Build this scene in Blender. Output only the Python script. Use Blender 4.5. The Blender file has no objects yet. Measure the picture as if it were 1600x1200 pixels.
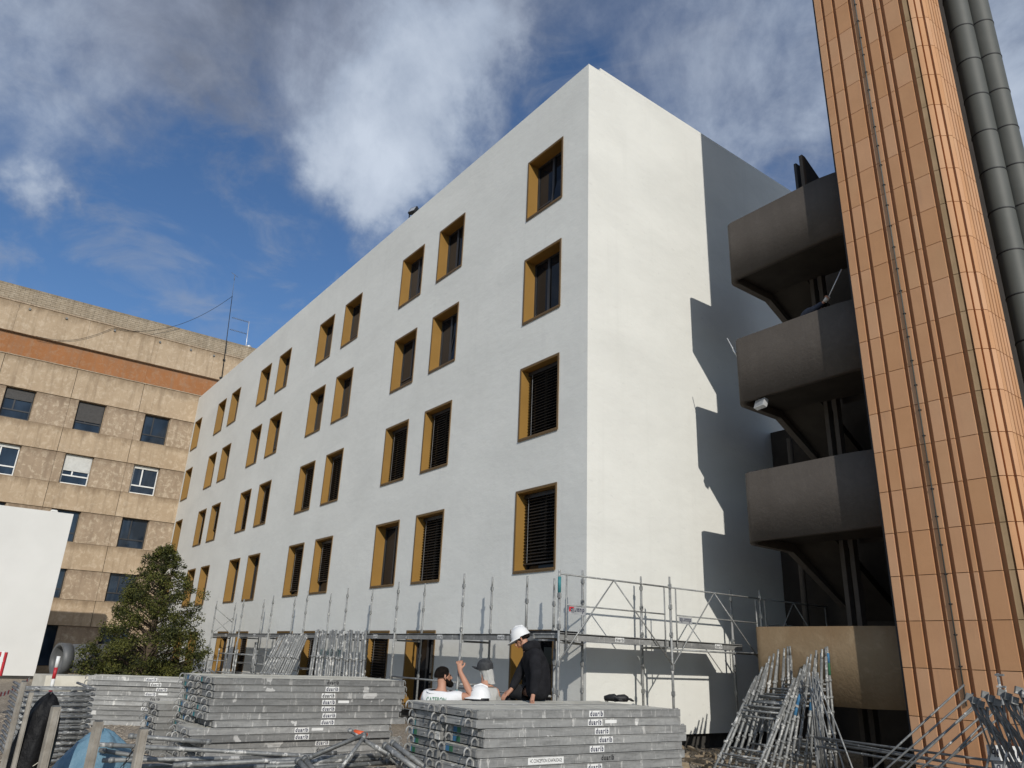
import bpy, math, random
from mathutils import Vector, Matrix
random.seed(7)
S = bpy.context.scene
COL = S.collection
# ------------------------------------------------------------------ camera, world, sun, exposure
CR, CU, CF = Vector((0.600, 0.7988, 0.0392)), Vector((0.255, -0.2371, 0.9374)), Vector((-0.7583, 0.5529, 0.3458))
CC = Vector((11.0426, -10.0432, 1.6045)); FPX = 1158.8
cd = bpy.data.cameras.new('camera'); cam = bpy.data.objects.new('camera', cd); COL.objects.link(cam)
cd.sensor_width = 36.0; cd.lens = 36.0*FPX/1600.0; cd.clip_start = 0.05; cd.clip_end = 3000
CFn = CF.normalized(); CRn = (CR-CFn*CR.dot(CFn)).normalized(); CUn = CRn.cross(CFn)
cam.matrix_world = Matrix(((CRn.x, CUn.x, -CFn.x, CC.x), (CRn.y, CUn.y, -CFn.y, CC.y), (CRn.z, CUn.z, -CFn.z, CC.z), (0, 0, 0, 1)))
S.camera = cam
SUN_DIR = Vector((1.0, -0.435, 0.486)).normalized()
SUN_EL = math.asin(SUN_DIR.z)
S.view_settings.view_transform = 'Standard'; S.view_settings.look = 'None'
S.view_settings.exposure = 0.0; S.view_settings.gamma = 1.0; S.view_settings.use_curve_mapping = False
S.render.engine = 'CYCLES'
S.cycles.max_bounces = 6; S.cycles.diffuse_bounces = 3; S.cycles.glossy_bounces = 3
S.cycles.use_denoising = True
sl = bpy.data.lights.new('sun', 'SUN'); sl.energy = 3.0; sl.angle = math.radians(0.5); sl.color = (1.0, 0.95, 0.865)
so = bpy.data.objects.new('sun', sl); COL.objects.link(so); so.location = (30, -15, 30)
so.rotation_euler = SUN_DIR.to_track_quat('Z', 'Y').to_euler()


class NT:
    """small helper for node trees"""
    def __init__(s, tree): s.t = tree; s.n = tree.nodes; s.l = tree.links
    def node(s, typ, **kw):
        n = s.n.new(typ)
        for k, v in kw.items():
            if k == 'inp':
                for a, b in v.items(): s.put(n.inputs[a], b)
            else: setattr(n, k, v)
        return n
    def put(s, sock, v):
        if isinstance(v, bpy.types.NodeSocket): s.l.new(v, sock)
        else: sock.default_value = v
    def math(s, op, a, b=None, c=None, clamp=False):
        n = s.n.new('ShaderNodeMath'); n.operation = op; n.use_clamp = clamp
        s.put(n.inputs[0], a)
        if b is not None: s.put(n.inputs[1], b)
        if c is not None: s.put(n.inputs[2], c)
        return n.outputs[0]
    def vmath(s, op, a, b=None):
        n = s.n.new('ShaderNodeVectorMath'); n.operation = op; s.put(n.inputs[0], a)
        if b is not None: s.put(n.inputs[1], b)
        return n.outputs['Value'] if op in ('DOT_PRODUCT', 'LENGTH', 'DISTANCE') else n.outputs[0]
    def noise(s, vec, scale, detail=4, rough=0.55, dist=0.0, out='Fac'):
        n = s.n.new('ShaderNodeTexNoise'); s.put(n.inputs['Vector'], vec)
        n.inputs['Scale'].default_value = scale; n.inputs['Detail'].default_value = detail
        n.inputs['Roughness'].default_value = rough; n.inputs['Distortion'].default_value = dist
        return n.outputs[out]
    def ramp(s, fac, stops, mode='LINEAR'):
        n = s.n.new('ShaderNodeValToRGB'); s.put(n.inputs[0], fac); r = n.color_ramp; r.interpolation = mode
        while len(r.elements) < len(stops): r.elements.new(0.5)
        for e, (p, c) in zip(r.elements, stops):
            e.position = p; e.color = (c, c, c, 1) if isinstance(c, (int, float)) else (*c, 1)
        return n.outputs[0]
    def mix(s, fac, a, b, mode='MIX'):
        n = s.n.new('ShaderNodeMix'); n.data_type = 'RGBA'; n.blend_type = mode
        s.put(n.inputs[0], fac)
        s.put(n.inputs[6], (*a, 1) if isinstance(a, tuple) and len(a) == 3 else a)
        s.put(n.inputs[7], (*b, 1) if isinstance(b, tuple) and len(b) == 3 else b)
        return n.outputs[2]


W = bpy.data.worlds.new('World'); S.world = W; W.use_nodes = True
wt = NT(W.node_tree); W.node_tree.nodes.clear()
sky = wt.node('ShaderNodeTexSky'); sky.sky_type = 'NISHITA'; sky.sun_disc = False
sky.sun_elevation = SUN_EL; sky.sun_rotation = math.atan2(SUN_DIR.x, SUN_DIR.y)
sky.altitude = 100; sky.air_density = 1.0; sky.dust_density = 0.4; sky.ozone_density = 2.0
tc = wt.node('ShaderNodeTexCoord'); dirv = tc.outputs['Generated']


def pixdir(x, y):
    d = CFn+CRn*((x-800)/FPX)+CUn*((600-y)/FPX); return d.normalized()


sepd = wt.node('ShaderNodeSeparateXYZ', inp={0: dirv})
zz = wt.math('ADD', wt.math('MAXIMUM', sepd.outputs[2], 0.0), 0.75)
plane = wt.node('ShaderNodeCombineXYZ', inp={0: wt.math('DIVIDE', sepd.outputs[0], zz), 1: wt.math('DIVIDE', sepd.outputs[1], zz), 2: 0.3})
pv = plane.outputs[0]
n_big = wt.noise(pv, 2.0, 3, 0.5)
n_mid = wt.noise(pv, 6.0, 9, 0.60, 0.35)
n_fine = wt.noise(pv, 17.0, 7, 0.62, 0.5)
n_wisp = wt.noise(wt.vmath('MULTIPLY', dirv, (1.0, 1.0, 2.4)), 4.5, 8, 0.62, 0.9)
warp = wt.vmath('SUBTRACT', wt.noise(dirv, 6.0, 6, 0.62, out='Color'), (0.5, 0.5, 0.5))
wdir = wt.vmath('ADD', dirv, wt.vmath('MULTIPLY', warp, (0.22, 0.22, 0.22)))


def blobs(lst):
    acc = None
    for (x, y, r, w) in lst:
        if isinstance(x, tuple): c = Vector(x).normalized(); sg = r*r
        else: c = pixdir(x, y); sg = (r/FPX*math.cos(math.atan(math.hypot(x-800, y-600)/FPX)))**2
        dist = wt.vmath('DISTANCE', wdir, tuple(c))
        e = wt.math('EXPONENT', wt.math('MULTIPLY', wt.math('MULTIPLY', dist, dist), -1.0/sg))
        acc = wt.math('MULTIPLY_ADD', e, w, 0.0 if acc is None else acc)
    return acc


cover = blobs([(620, 190, 130, .58), (555, 270, 95, .42), (760, 60, 105, .46), (600, 355, 50, .34), (690, 250, 75, .30), (450, 0, 230, .50), (150, -40, 220, .42),
               (780, -40, 220, .42), (85, 285, 55, .62), (150, 130, 150, .26), (300, 60, 120, .14), (1080, 120, 150, .26), (1210, 250, 110, .46), (1570, 130, 190, .58), (1330, 20, 200, .26),
               (350, 540, 60, .34), (440, 500, 40, .22), (520, 435, 22, .3), (1100, 20, 160, .24),
               ((.25, -.9, .45), 0, .55, .52), ((.85, -.35, .55), 0, .45, .46), ((-.55, -.75, .30), 0, .42, .48), ((.8, .55, .40), 0, .45, .55), ((.15, .85, .35), 0, .38, .50), ((.1, -.1, 1.0), 0, .40, .45),  # clouds out of view, added to make the ambient light less blue
               (400, 340, 150, -.34), (230, 400, 140, -.28), (900, 170, 80, -.25), (360, 210, 70, -.16)])
dens = wt.math('ADD', wt.math('ADD', cover, wt.math('MULTIPLY', n_big, 0.34)), wt.math('MULTIPLY', wt.math('SUBTRACT', n_mid, 0.5), 1.05))
dens = wt.math('ADD', dens, wt.math('MULTIPLY', wt.math('SUBTRACT', n_fine, 0.5), 0.40))
wisp = wt.node('ShaderNodeMapRange', interpolation_type='SMOOTHSTEP', inp={0: n_wisp, 1: 0.46, 2: 0.70, 3: 0.0, 4: 0.50}).outputs[0]
alpha0 = wt.node('ShaderNodeMapRange', interpolation_type='SMOOTHSTEP', inp={0: dens, 1: 0.16, 2: 0.98, 3: 0.0, 4: 0.95}).outputs[0]
alpha = wt.math('SUBTRACT', wt.math('ADD', alpha0, wisp), wt.math('MULTIPLY', alpha0, wisp))
dark = blobs([(430, -50, 190, .66), (130, -60, 200, .34), (760, -90, 180, .5), (1560, 90, 230, .26), (1100, 110, 200, .24), (330, 110, 120, .20)])
dk = wt.math('ADD', wt.math('MULTIPLY', dark, 0.9), wt.math('MULTIPLY', wt.math('SUBTRACT', n_mid, 0.5), -0.9), clamp=True)
bright = wt.math('MULTIPLY', wt.math('SUBTRACT', dens, 0.45), 1.0, clamp=True)
ccol = wt.ramp(wt.math('SUBTRACT', wt.math('ADD', 0.42, wt.math('MULTIPLY', bright, 0.75)), wt.math('MULTIPLY', dk, 0.72), clamp=True),
               [(0.0, (0.185, 0.20, 0.24)), (0.3, (0.27, 0.31, 0.40)), (0.6, (0.42, 0.49, 0.61)), (1.0, (0.64, 0.715, 0.83))])
bg1 = wt.node('ShaderNodeBackground', inp={1: 0.102})
tint = wt.mix(1.0, sky.outputs[0], (0.64, 0.83, 1.04), 'MULTIPLY')
wt.put(bg1.inputs[0], tint)
bg2 = wt.node('ShaderNodeBackground', inp={0: ccol, 1: 0.94})
mx = wt.node('ShaderNodeMixShader', inp={0: alpha, 1: bg1.outputs[0], 2: bg2.outputs[0]})
wo = wt.node('ShaderNodeOutputWorld'); wt.l.new(mx.outputs[0], wo.inputs[0])

# ------------------------------------------------------------------ mesh building helpers


class MB:
    def __init__(s): s.v = []; s.f = []; s.m = []; s.s = []
    def add(s, vs, fs, mi=0, sm=False):
        o = len(s.v); s.v += [tuple(v) for v in vs]
        for f in fs: s.f.append(tuple(i+o for i in f)); s.m.append(mi); s.s.append(sm)
        return s
    def box(s, x0, y0, z0, x1, y1, z1, mi=0):
        return s.add([(x0, y0, z0), (x1, y0, z0), (x1, y1, z0), (x0, y1, z0), (x0, y0, z1), (x1, y0, z1), (x1, y1, z1), (x0, y1, z1)],
                     [(3, 2, 1, 0), (4, 5, 6, 7), (0, 1, 5, 4), (1, 2, 6, 5), (2, 3, 7, 6), (3, 0, 4, 7)], mi)
    def obox(s, c, ax, ay, az, mi=0):
        c, ax, ay, az = Vector(c), Vector(ax), Vector(ay), Vector(az)
        P = [c+ax*a+ay*b+az*d for d in (-1, 1) for (a, b) in ((-1, -1), (1, -1), (1, 1), (-1, 1))]
        return s.add(P, [(3, 2, 1, 0), (4, 5, 6, 7), (0, 1, 5, 4), (1, 2, 6, 5), (2, 3, 7, 6), (3, 0, 4, 7)], mi)
    def path(s, pts, r, n=6, mi=0, caps=True, flat=False):
        pts = [Vector(p) for p in pts]; N = len(pts); rr = r if isinstance(r, (list, tuple)) else [r]*N
        base = len(s.v); prev = None
        for i, p in enumerate(pts):
            t = (pts[min(i+1, N-1)]-pts[max(i-1, 0)]).normalized()
            if prev is None: a = t.orthogonal().normalized()
            else:
                a = prev-t*prev.dot(t); a = a.normalized() if a.length > 1e-6 else t.orthogonal().normalized()
            prev = a; b = t.cross(a)
            for k in range(n):
                an = 2*math.pi*k/n; s.v.append(tuple(p+a*(rr[i]*math.cos(an))+b*(rr[i]*math.sin(an))))
        for i in range(N-1):
            for k in range(n):
                s.f.append((base+i*n+k, base+i*n+(k+1) % n, base+(i+1)*n+(k+1) % n, base+(i+1)*n+k)); s.m.append(mi); s.s.append(not flat)
        if caps:
            s.f.append(tuple(base+k for k in reversed(range(n)))); s.m.append(mi); s.s.append(False)
            s.f.append(tuple(base+(N-1)*n+k for k in range(n))); s.m.append(mi); s.s.append(False)
        return s
    def tube(s, p, q, r, n=6, mi=0): return s.path([p, q], r, n, mi)
    def prism(s, poly, z0, z1, mi=0, ax='z', sm=False):
        """polygon extruded along an axis; ax z: (x,y), ax x: (y,z), ax y: (x,z)"""
        def P(a, b, c): return (a, b, c) if ax == 'z' else ((c, a, b) if ax == 'x' else (a, c, b))
        n = len(poly); vs = [P(a, b, z0) for a, b in poly]+[P(a, b, z1) for a, b in poly]; o = len(s.v); s.v += vs
        s.f.append(tuple(o+i for i in reversed(range(n)))); s.m.append(mi); s.s.append(False)
        s.f.append(tuple(o+n+i for i in range(n))); s.m.append(mi); s.s.append(False)
        for i in range(n):
            j = (i+1) % n; s.f.append((o+i, o+j, o+n+j, o+n+i)); s.m.append(mi); s.s.append(sm)
        return s
    def lathe(s, prof, n=16, c=(0, 0, 0), mi=0):
        o = len(s.v); c = Vector(c)
        for r, z in prof:
            for k in range(n):
                a = 2*math.pi*k/n; s.v.append((c.x+r*math.cos(a), c.y+r*math.sin(a), c.z+z))
        for i in range(len(prof)-1):
            for k in range(n):
                s.f.append((o+i*n+k, o+i*n+(k+1) % n, o+(i+1)*n+(k+1) % n, o+(i+1)*n+k)); s.m.append(mi); s.s.append(True)
        return s
    def mesh(s, name, mats, off=(0, 0, 0)):
        me = bpy.data.meshes.new(name); ox, oy, oz = off
        me.from_pydata([(x-ox, y-oy, z-oz) for x, y, z in s.v], [], s.f)
        for m in (mats if isinstance(mats, (list, tuple)) else [mats]): me.materials.append(m)
        me.polygons.foreach_set('material_index', s.m); me.polygons.foreach_set('use_smooth', s.s)
        me.update(); return me
    def build(s, name, mats, parent=None, off=None, **kw):
        if off is None: off = tuple(parent.location) if parent is not None and parent.parent is None and parent.get('_w') else (0, 0, 0)
        return inst(name, s.mesh(name, mats, off), parent, **kw)


def inst(name, me, parent=None, loc=(0, 0, 0), rot=(0, 0, 0), **kw):
    o = bpy.data.objects.new(name, me); COL.objects.link(o)
    if parent is not None: o.parent = parent
    o.location = loc; o.rotation_euler = rot
    for k, v in kw.items(): o[k] = v
    return o


def thing(name, label, cat, loc=(0, 0, 0), rz=0.0, group=None, world=False):
    o = bpy.data.objects.new(name, None); COL.objects.link(o); o.location = loc; o.rotation_euler = (0, 0, rz); o.empty_display_size = 0.2
    o['label'] = label; o['category'] = cat
    if group: o['group'] = group
    if world: o['_w'] = 1
    return o


def tag(o, label, cat, group=None, kind=None):
    o['label'] = label; o['category'] = cat
    if group: o['group'] = group
    if kind: o['kind'] = kind
    return o


def copy_tree(o, parent=None):
    c = o.copy(); COL.objects.link(c)
    if parent is not None: c.parent = parent
    for ch in list(o.children): copy_tree(ch, c)
    return c


TXT = {}


def text_mesh(s, mat, width, height, bold=0.0, shear=0.0):
    k = (s, mat.name, width, height)
    if k in TXT: return TXT[k]
    cu = bpy.data.curves.new('lettering', 'FONT'); cu.body = s; cu.offset = bold; cu.shear = shear; cu.resolution_u = 3; cu.space_character = 1.28 if s == 'duarib' else 1.0
    ob = bpy.data.objects.new('lettering', cu); COL.objects.link(ob)
    dg = bpy.context.evaluated_depsgraph_get(); dg.update()
    me = bpy.data.meshes.new_from_object(ob.evaluated_get(dg)); bpy.data.objects.remove(ob)
    xs = [v.co.x for v in me.vertices]; ys = [v.co.y for v in me.vertices]
    cx, cy = (min(xs)+max(xs))/2, (min(ys)+max(ys))/2; sx, sy = width/(max(xs)-min(xs)), height/(max(ys)-min(ys))
    for v in me.vertices: v.co = ((v.co.x-cx)*sx, (v.co.y-cy)*sy, 0)
    me.materials.clear(); me.materials.append(mat); me.name = 'lettering'; TXT[k] = me
    return me


# ------------------------------------------------------------------ materials


def base_mat(name, rough=0.8, metal=0.0, spec=None):
    m = bpy.data.materials.new(name); m.use_nodes = True; nt = NT(m.node_tree)
    b = m.node_tree.nodes['Principled BSDF']; b.inputs['Roughness'].default_value = rough; b.inputs['Metallic'].default_value = metal
    if spec is not None: b.inputs['Specular IOR Level'].default_value = spec
    return m, nt, b


def objvec(nt, rnd=True):
    co = nt.node('ShaderNodeTexCoord').outputs['Object']
    if not rnd: return co
    oi = nt.node('ShaderNodeObjectInfo').outputs['Random']
    return nt.vmath('ADD', co, nt.node('ShaderNodeCombineXYZ', inp={0: nt.math('MULTIPLY', oi, 37.0), 1: nt.math('MULTIPLY', oi, 91.0), 2: nt.math('MULTIPLY', oi, 53.0)}).outputs[0])


def bump(nt, b, h, strength=0.3, dist=0.01):
    n = nt.node('ShaderNodeBump', inp={'Height': h}); n.inputs['Strength'].default_value = strength; n.inputs['Distance'].default_value = dist
    nt.l.new(n.outputs[0], b.inputs['Normal'])


def mat_noise(name, c1, c2, scale=6.0, rough=0.8, metal=0.0, detail=5, bmp=0.15, bscale=40, rnd=True, var=0.0, spec=None, lo=0.35, hi=0.65, bdist=0.01):
    m, nt, b = base_mat(name, rough, metal, spec); v = objvec(nt, rnd)
    col = nt.mix(nt.ramp(nt.noise(v, scale, detail), [(lo, 0.0), (hi, 1.0)]), c1, c2)
    if var:
        oi = nt.node('ShaderNodeObjectInfo').outputs['Random']
        hs = nt.node('ShaderNodeHueSaturation', inp={'Color': col, 'Value': nt.math('MULTIPLY_ADD', oi, var, 1.0-var/2)})
        col = hs.outputs[0]
    nt.put(b.inputs['Base Color'], col)
    if bmp: bump(nt, b, nt.noise(v, bscale, 4), bmp, bdist)
    return m


def make_render():
    m, nt, b = base_mat('white_render', 0.9, 0, 0.2); v = objvec(nt, False)
    st = nt.vmath('MULTIPLY', v, (0.5, 0.5, 0.9))
    big = nt.noise(st, 0.7, 6, 0.62, 0.4)
    brush = nt.noise(nt.vmath('MULTIPLY', v, (1.1, 1.1, 3.2)), 2.2, 5, 0.6)
    col = nt.mix(nt.ramp(big, [(0.32, 0.0), (0.68, 1.0)]), (0.70, 0.70, 0.66), (0.785, 0.785, 0.74))
    col = nt.mix(nt.ramp(brush, [(0.55, 0.0), (0.8, 0.4)]), col, (0.79, 0.79, 0.745))
    sp = nt.ramp(nt.noise(nt.vmath('MULTIPLY', v, (1.0, 1.0, 2.0)), 5.0, 3, 0.5), [(0.66, 0.0), (0.74, 0.45)])
    col = nt.mix(sp, col, (0.63, 0.63, 0.595))
    streak = nt.noise(nt.vmath('MULTIPLY', v, (2.2, 2.2, 0.10)), 1.6, 5, 0.6)
    col = nt.mix(nt.ramp(streak, [(0.56, 0.0), (0.75, 0.28)]), col, (0.64, 0.64, 0.60))
    nt.put(b.inputs['Base Color'], col)
    h = nt.math('ADD', nt.math('MULTIPLY', nt.noise(nt.vmath('MULTIPLY', v, (1, 1, 1.6)), 3.0, 5, 0.6), 1.0), nt.math('MULTIPLY', nt.noise(v, 60, 3), 0.12))
    bump(nt, b, h, 0.30, 0.035)
    return m


def make_concrete(name, ca, cb, cc, dirt=(0.16, 0.12, 0.08), dirt_amt=0.55, patch=0.6, edge=0.7):
    """weathered washed concrete: mottled tone, pale worn flecks, dark runs"""
    m, nt, b = base_mat(name, 0.92, 0, 0.2); v = objvec(nt, True)
    col = nt.mix(nt.ramp(nt.noise(v, 1.0, 6, 0.6), [(0.3, 0.0), (0.7, 1.0)]), ca, cb)
    fl = nt.ramp(nt.noise(v, 4.2, 7, 0.68, 0.6), [(0.5, 0.0), (0.62, patch)])
    col = nt.mix(fl, col, cc)
    runs = nt.ramp(nt.noise(nt.vmath('MULTIPLY', v, (3.0, 3.0, 0.22)), 1.3, 5, 0.65), [(0.5, 0.0), (0.72, dirt_amt)])
    col = nt.mix(runs, col, dirt)
    sp = nt.ramp(nt.noise(v, 9.0, 4, 0.6), [(0.64, 0.0), (0.74, 0.5)])
    col = nt.mix(sp, col, dirt)
    gz = nt.node('ShaderNodeSeparateXYZ', inp={0: nt.node('ShaderNodeTexCoord').outputs['Generated']}).outputs[2]
    ed = nt.math('ADD', nt.math('MULTIPLY', nt.math('MULTIPLY', gz, gz), 0.55), nt.math('MULTIPLY', nt.noise(nt.vmath('MULTIPLY', v, (1.2, 1.2, .5)), 2.2, 6, 0.7), 0.75))
    col = nt.mix(nt.ramp(ed, [(0.66, 0.0), (0.95, edge)]), col, dirt)
    nt.put(b.inputs['Base Color'], col); bump(nt, b, nt.noise(v, 14, 6, 0.65), 0.5, 0.02)
    return m


def make_galv(name='galvanised_steel', c1=(0.24, 0.245, 0.24), c2=(0.40, 0.405, 0.395), splash=0.60, rough=0.6, metal=0.3, bl=0.0):
    m, nt, b = base_mat(name, rough, metal); v = objvec(nt, True)
    col = nt.mix(nt.ramp(nt.noise(v, 5.0, 6, 0.65), [(0.3, 0.0), (0.7, 1.0)]), c1, c2)
    col = nt.mix(nt.ramp(nt.noise(v, 22.0, 3), [(0.45, 0.0), (0.7, 0.5)]), col, tuple(x*0.55 for x in c1))
    spl = nt.ramp(nt.noise(v, 8.5, 6, 0.7), [(splash, 0.0), (splash+0.035, 0.85)])
    col = nt.mix(spl, col, (0.62, 0.61, 0.58))
    rust = nt.ramp(nt.noise(v, 3.1, 5, 0.6), [(0.66, 0.0), (0.78, 0.4)])
    col = nt.mix(rust, col, (0.20, 0.15, 0.11))
    nt.put(b.inputs['Base Color'], col)
    nt.put(b.inputs['Metallic'], nt.math('MULTIPLY', nt.math('SUBTRACT', 1.0, spl), metal))
    bump(nt, b, nt.noise(v, 30, 4), 0.25, 0.004)
    return m


def make_plank():
    m, nt, b = base_mat('weathered_deck_steel', 0.62, 0.25); v = objvec(nt, True)
    col = nt.mix(nt.ramp(nt.noise(nt.vmath('MULTIPLY', v, (1, 0.5, 2)), 3.0, 6, 0.65), [(0.28, 0.0), (0.72, 1.0)]), (0.23, 0.23, 0.225), (0.40, 0.40, 0.385))
    col = nt.mix(nt.ramp(nt.noise(v, 26.0, 4), [(0.5, 0.0), (0.75, 0.5)]), col, (0.17, 0.17, 0.165))
    dr = nt.ramp(nt.noise(nt.vmath('MULTIPLY', v, (2.5, 7.0, 1.1)), 2.0, 6, 0.72), [(0.585, 0.0), (0.62, 0.9)])
    col = nt.mix(dr, col, (0.60, 0.59, 0.56))
    ms = nt.ramp(nt.noise(v, 2.1, 4, 0.6), [(0.66, 0.0), (0.67, 0.95)])
    col = nt.mix(ms, col, (0.72, 0.71, 0.68))
    sm2 = nt.ramp(nt.noise(nt.vmath('MULTIPLY', v, (2, 0.8, 5)), 3.2, 7, 0.7), [(0.5, 0.0), (0.72, 0.75)])
    col = nt.mix(sm2, col, (0.145, 0.145, 0.14))
    lt = nt.ramp(nt.noise(nt.vmath('MULTIPLY', v, (2, 0.6, 9)), 4.0, 6, 0.7), [(0.60, 0.0), (0.72, 0.7)])
    col = nt.mix(lt, col, (0.50, 0.50, 0.48))
    st = nt.ramp(nt.noise(v, 1.3, 5, 0.6), [(0.6, 0.0), (0.75, 0.45)])
    col = nt.mix(st, col, (0.20, 0.175, 0.15))
    oi = nt.node('ShaderNodeObjectInfo').outputs['Random']
    hs = nt.node('ShaderNodeHueSaturation', inp={'Color': col, 'Value': nt.math('MULTIPLY_ADD', oi, 0.5, 0.70)})
    nt.put(b.inputs['Base Color'], hs.outputs[0]); bump(nt, b, nt.noise(v, 18, 5), 0.3, 0.006)
    return m


def make_tile():
    m, nt, b = base_mat('orange_cladding', 0.78, 0, 0.3); v = objvec(nt, True)
    oi = nt.node('ShaderNodeObjectInfo').outputs['Random']
    col = nt.mix(nt.ramp(nt.noise(v, 1.5, 5, 0.6), [(0.3, 0.0), (0.7, 1.0)]), (0.535, 0.28, 0.135), (0.60, 0.32, 0.16))
    col = nt.mix(nt.ramp(nt.noise(v, 60.0, 3), [(0.5, 0.0), (0.8, 0.25)]), col, (0.42, 0.21, 0.10))
    pale = nt.ramp(nt.math('ADD', nt.noise(v, 0.9, 4), nt.math('MULTIPLY', oi, 0.12)), [(0.55, 0.0), (0.85, 0.45)])
    col = nt.mix(pale, col, (0.58, 0.36, 0.19))
    runs = nt.ramp(nt.noise(nt.vmath('MULTIPLY', v, (6, 6, 0.5)), 2.0, 5, 0.65), [(0.58, 0.0), (0.76, 0.4)])
    col = nt.mix(runs, col, (0.42, 0.23, 0.14))
    hs = nt.node('ShaderNodeHueSaturation', inp={'Color': col, 'Value': nt.math('MULTIPLY_ADD', oi, 0.08, 0.95), 'Saturation': nt.math('MULTIPLY_ADD', oi, -0.08, 1.0)})
    nt.put(b.inputs['Base Color'], hs.outputs[0]); bump(nt, b, nt.noise(v, 90, 3), 0.2, 0.003)
    return m


def make_ground():
    m, nt, b = base_mat('gravel_ground', 0.95, 0, 0.15); v = objvec(nt, False)
    vo = nt.node('ShaderNodeTexVoronoi', inp={'Vector': v, 'Scale': 26.0}); vo.feature = 'F1'
    col = nt.mix(nt.ramp(vo.outputs['Color'], [(0.2, 0.0), (0.8, 1.0)]), (0.25, 0.205, 0.155), (0.50, 0.425, 0.335))
    col = nt.mix(nt.ramp(nt.noise(v, 0.35, 5, 0.6), [(0.42, 0.0), (0.68, 0.5)]), col, (0.21, 0.18, 0.145))
    nt.put(b.inputs['Base Color'], col)
    h = nt.math('ADD', nt.math('MULTIPLY', vo.outputs['Distance'], -1.0), nt.noise(v, 3, 5))
    bump(nt, b, h, 0.7, 0.04); return m


def make_glass(name, c=(0.006, 0.007, 0.009), spec=0.22):
    m, nt, b = base_mat(name, 0.03, 0, spec); v = objvec(nt, True)
    col = nt.mix(nt.ramp(nt.noise(nt.vmath('MULTIPLY', v, (1, 1, .4)), 0.9, 3), [(0.42, 0.0), (0.6, 1.0)]), c, tuple(x*2.2 for x in c))
    nt.put(b.inputs['Base Color'], col)
    bump(nt, b, nt.noise(v, 0.8, 2), 0.08, 0.02); return m


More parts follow.
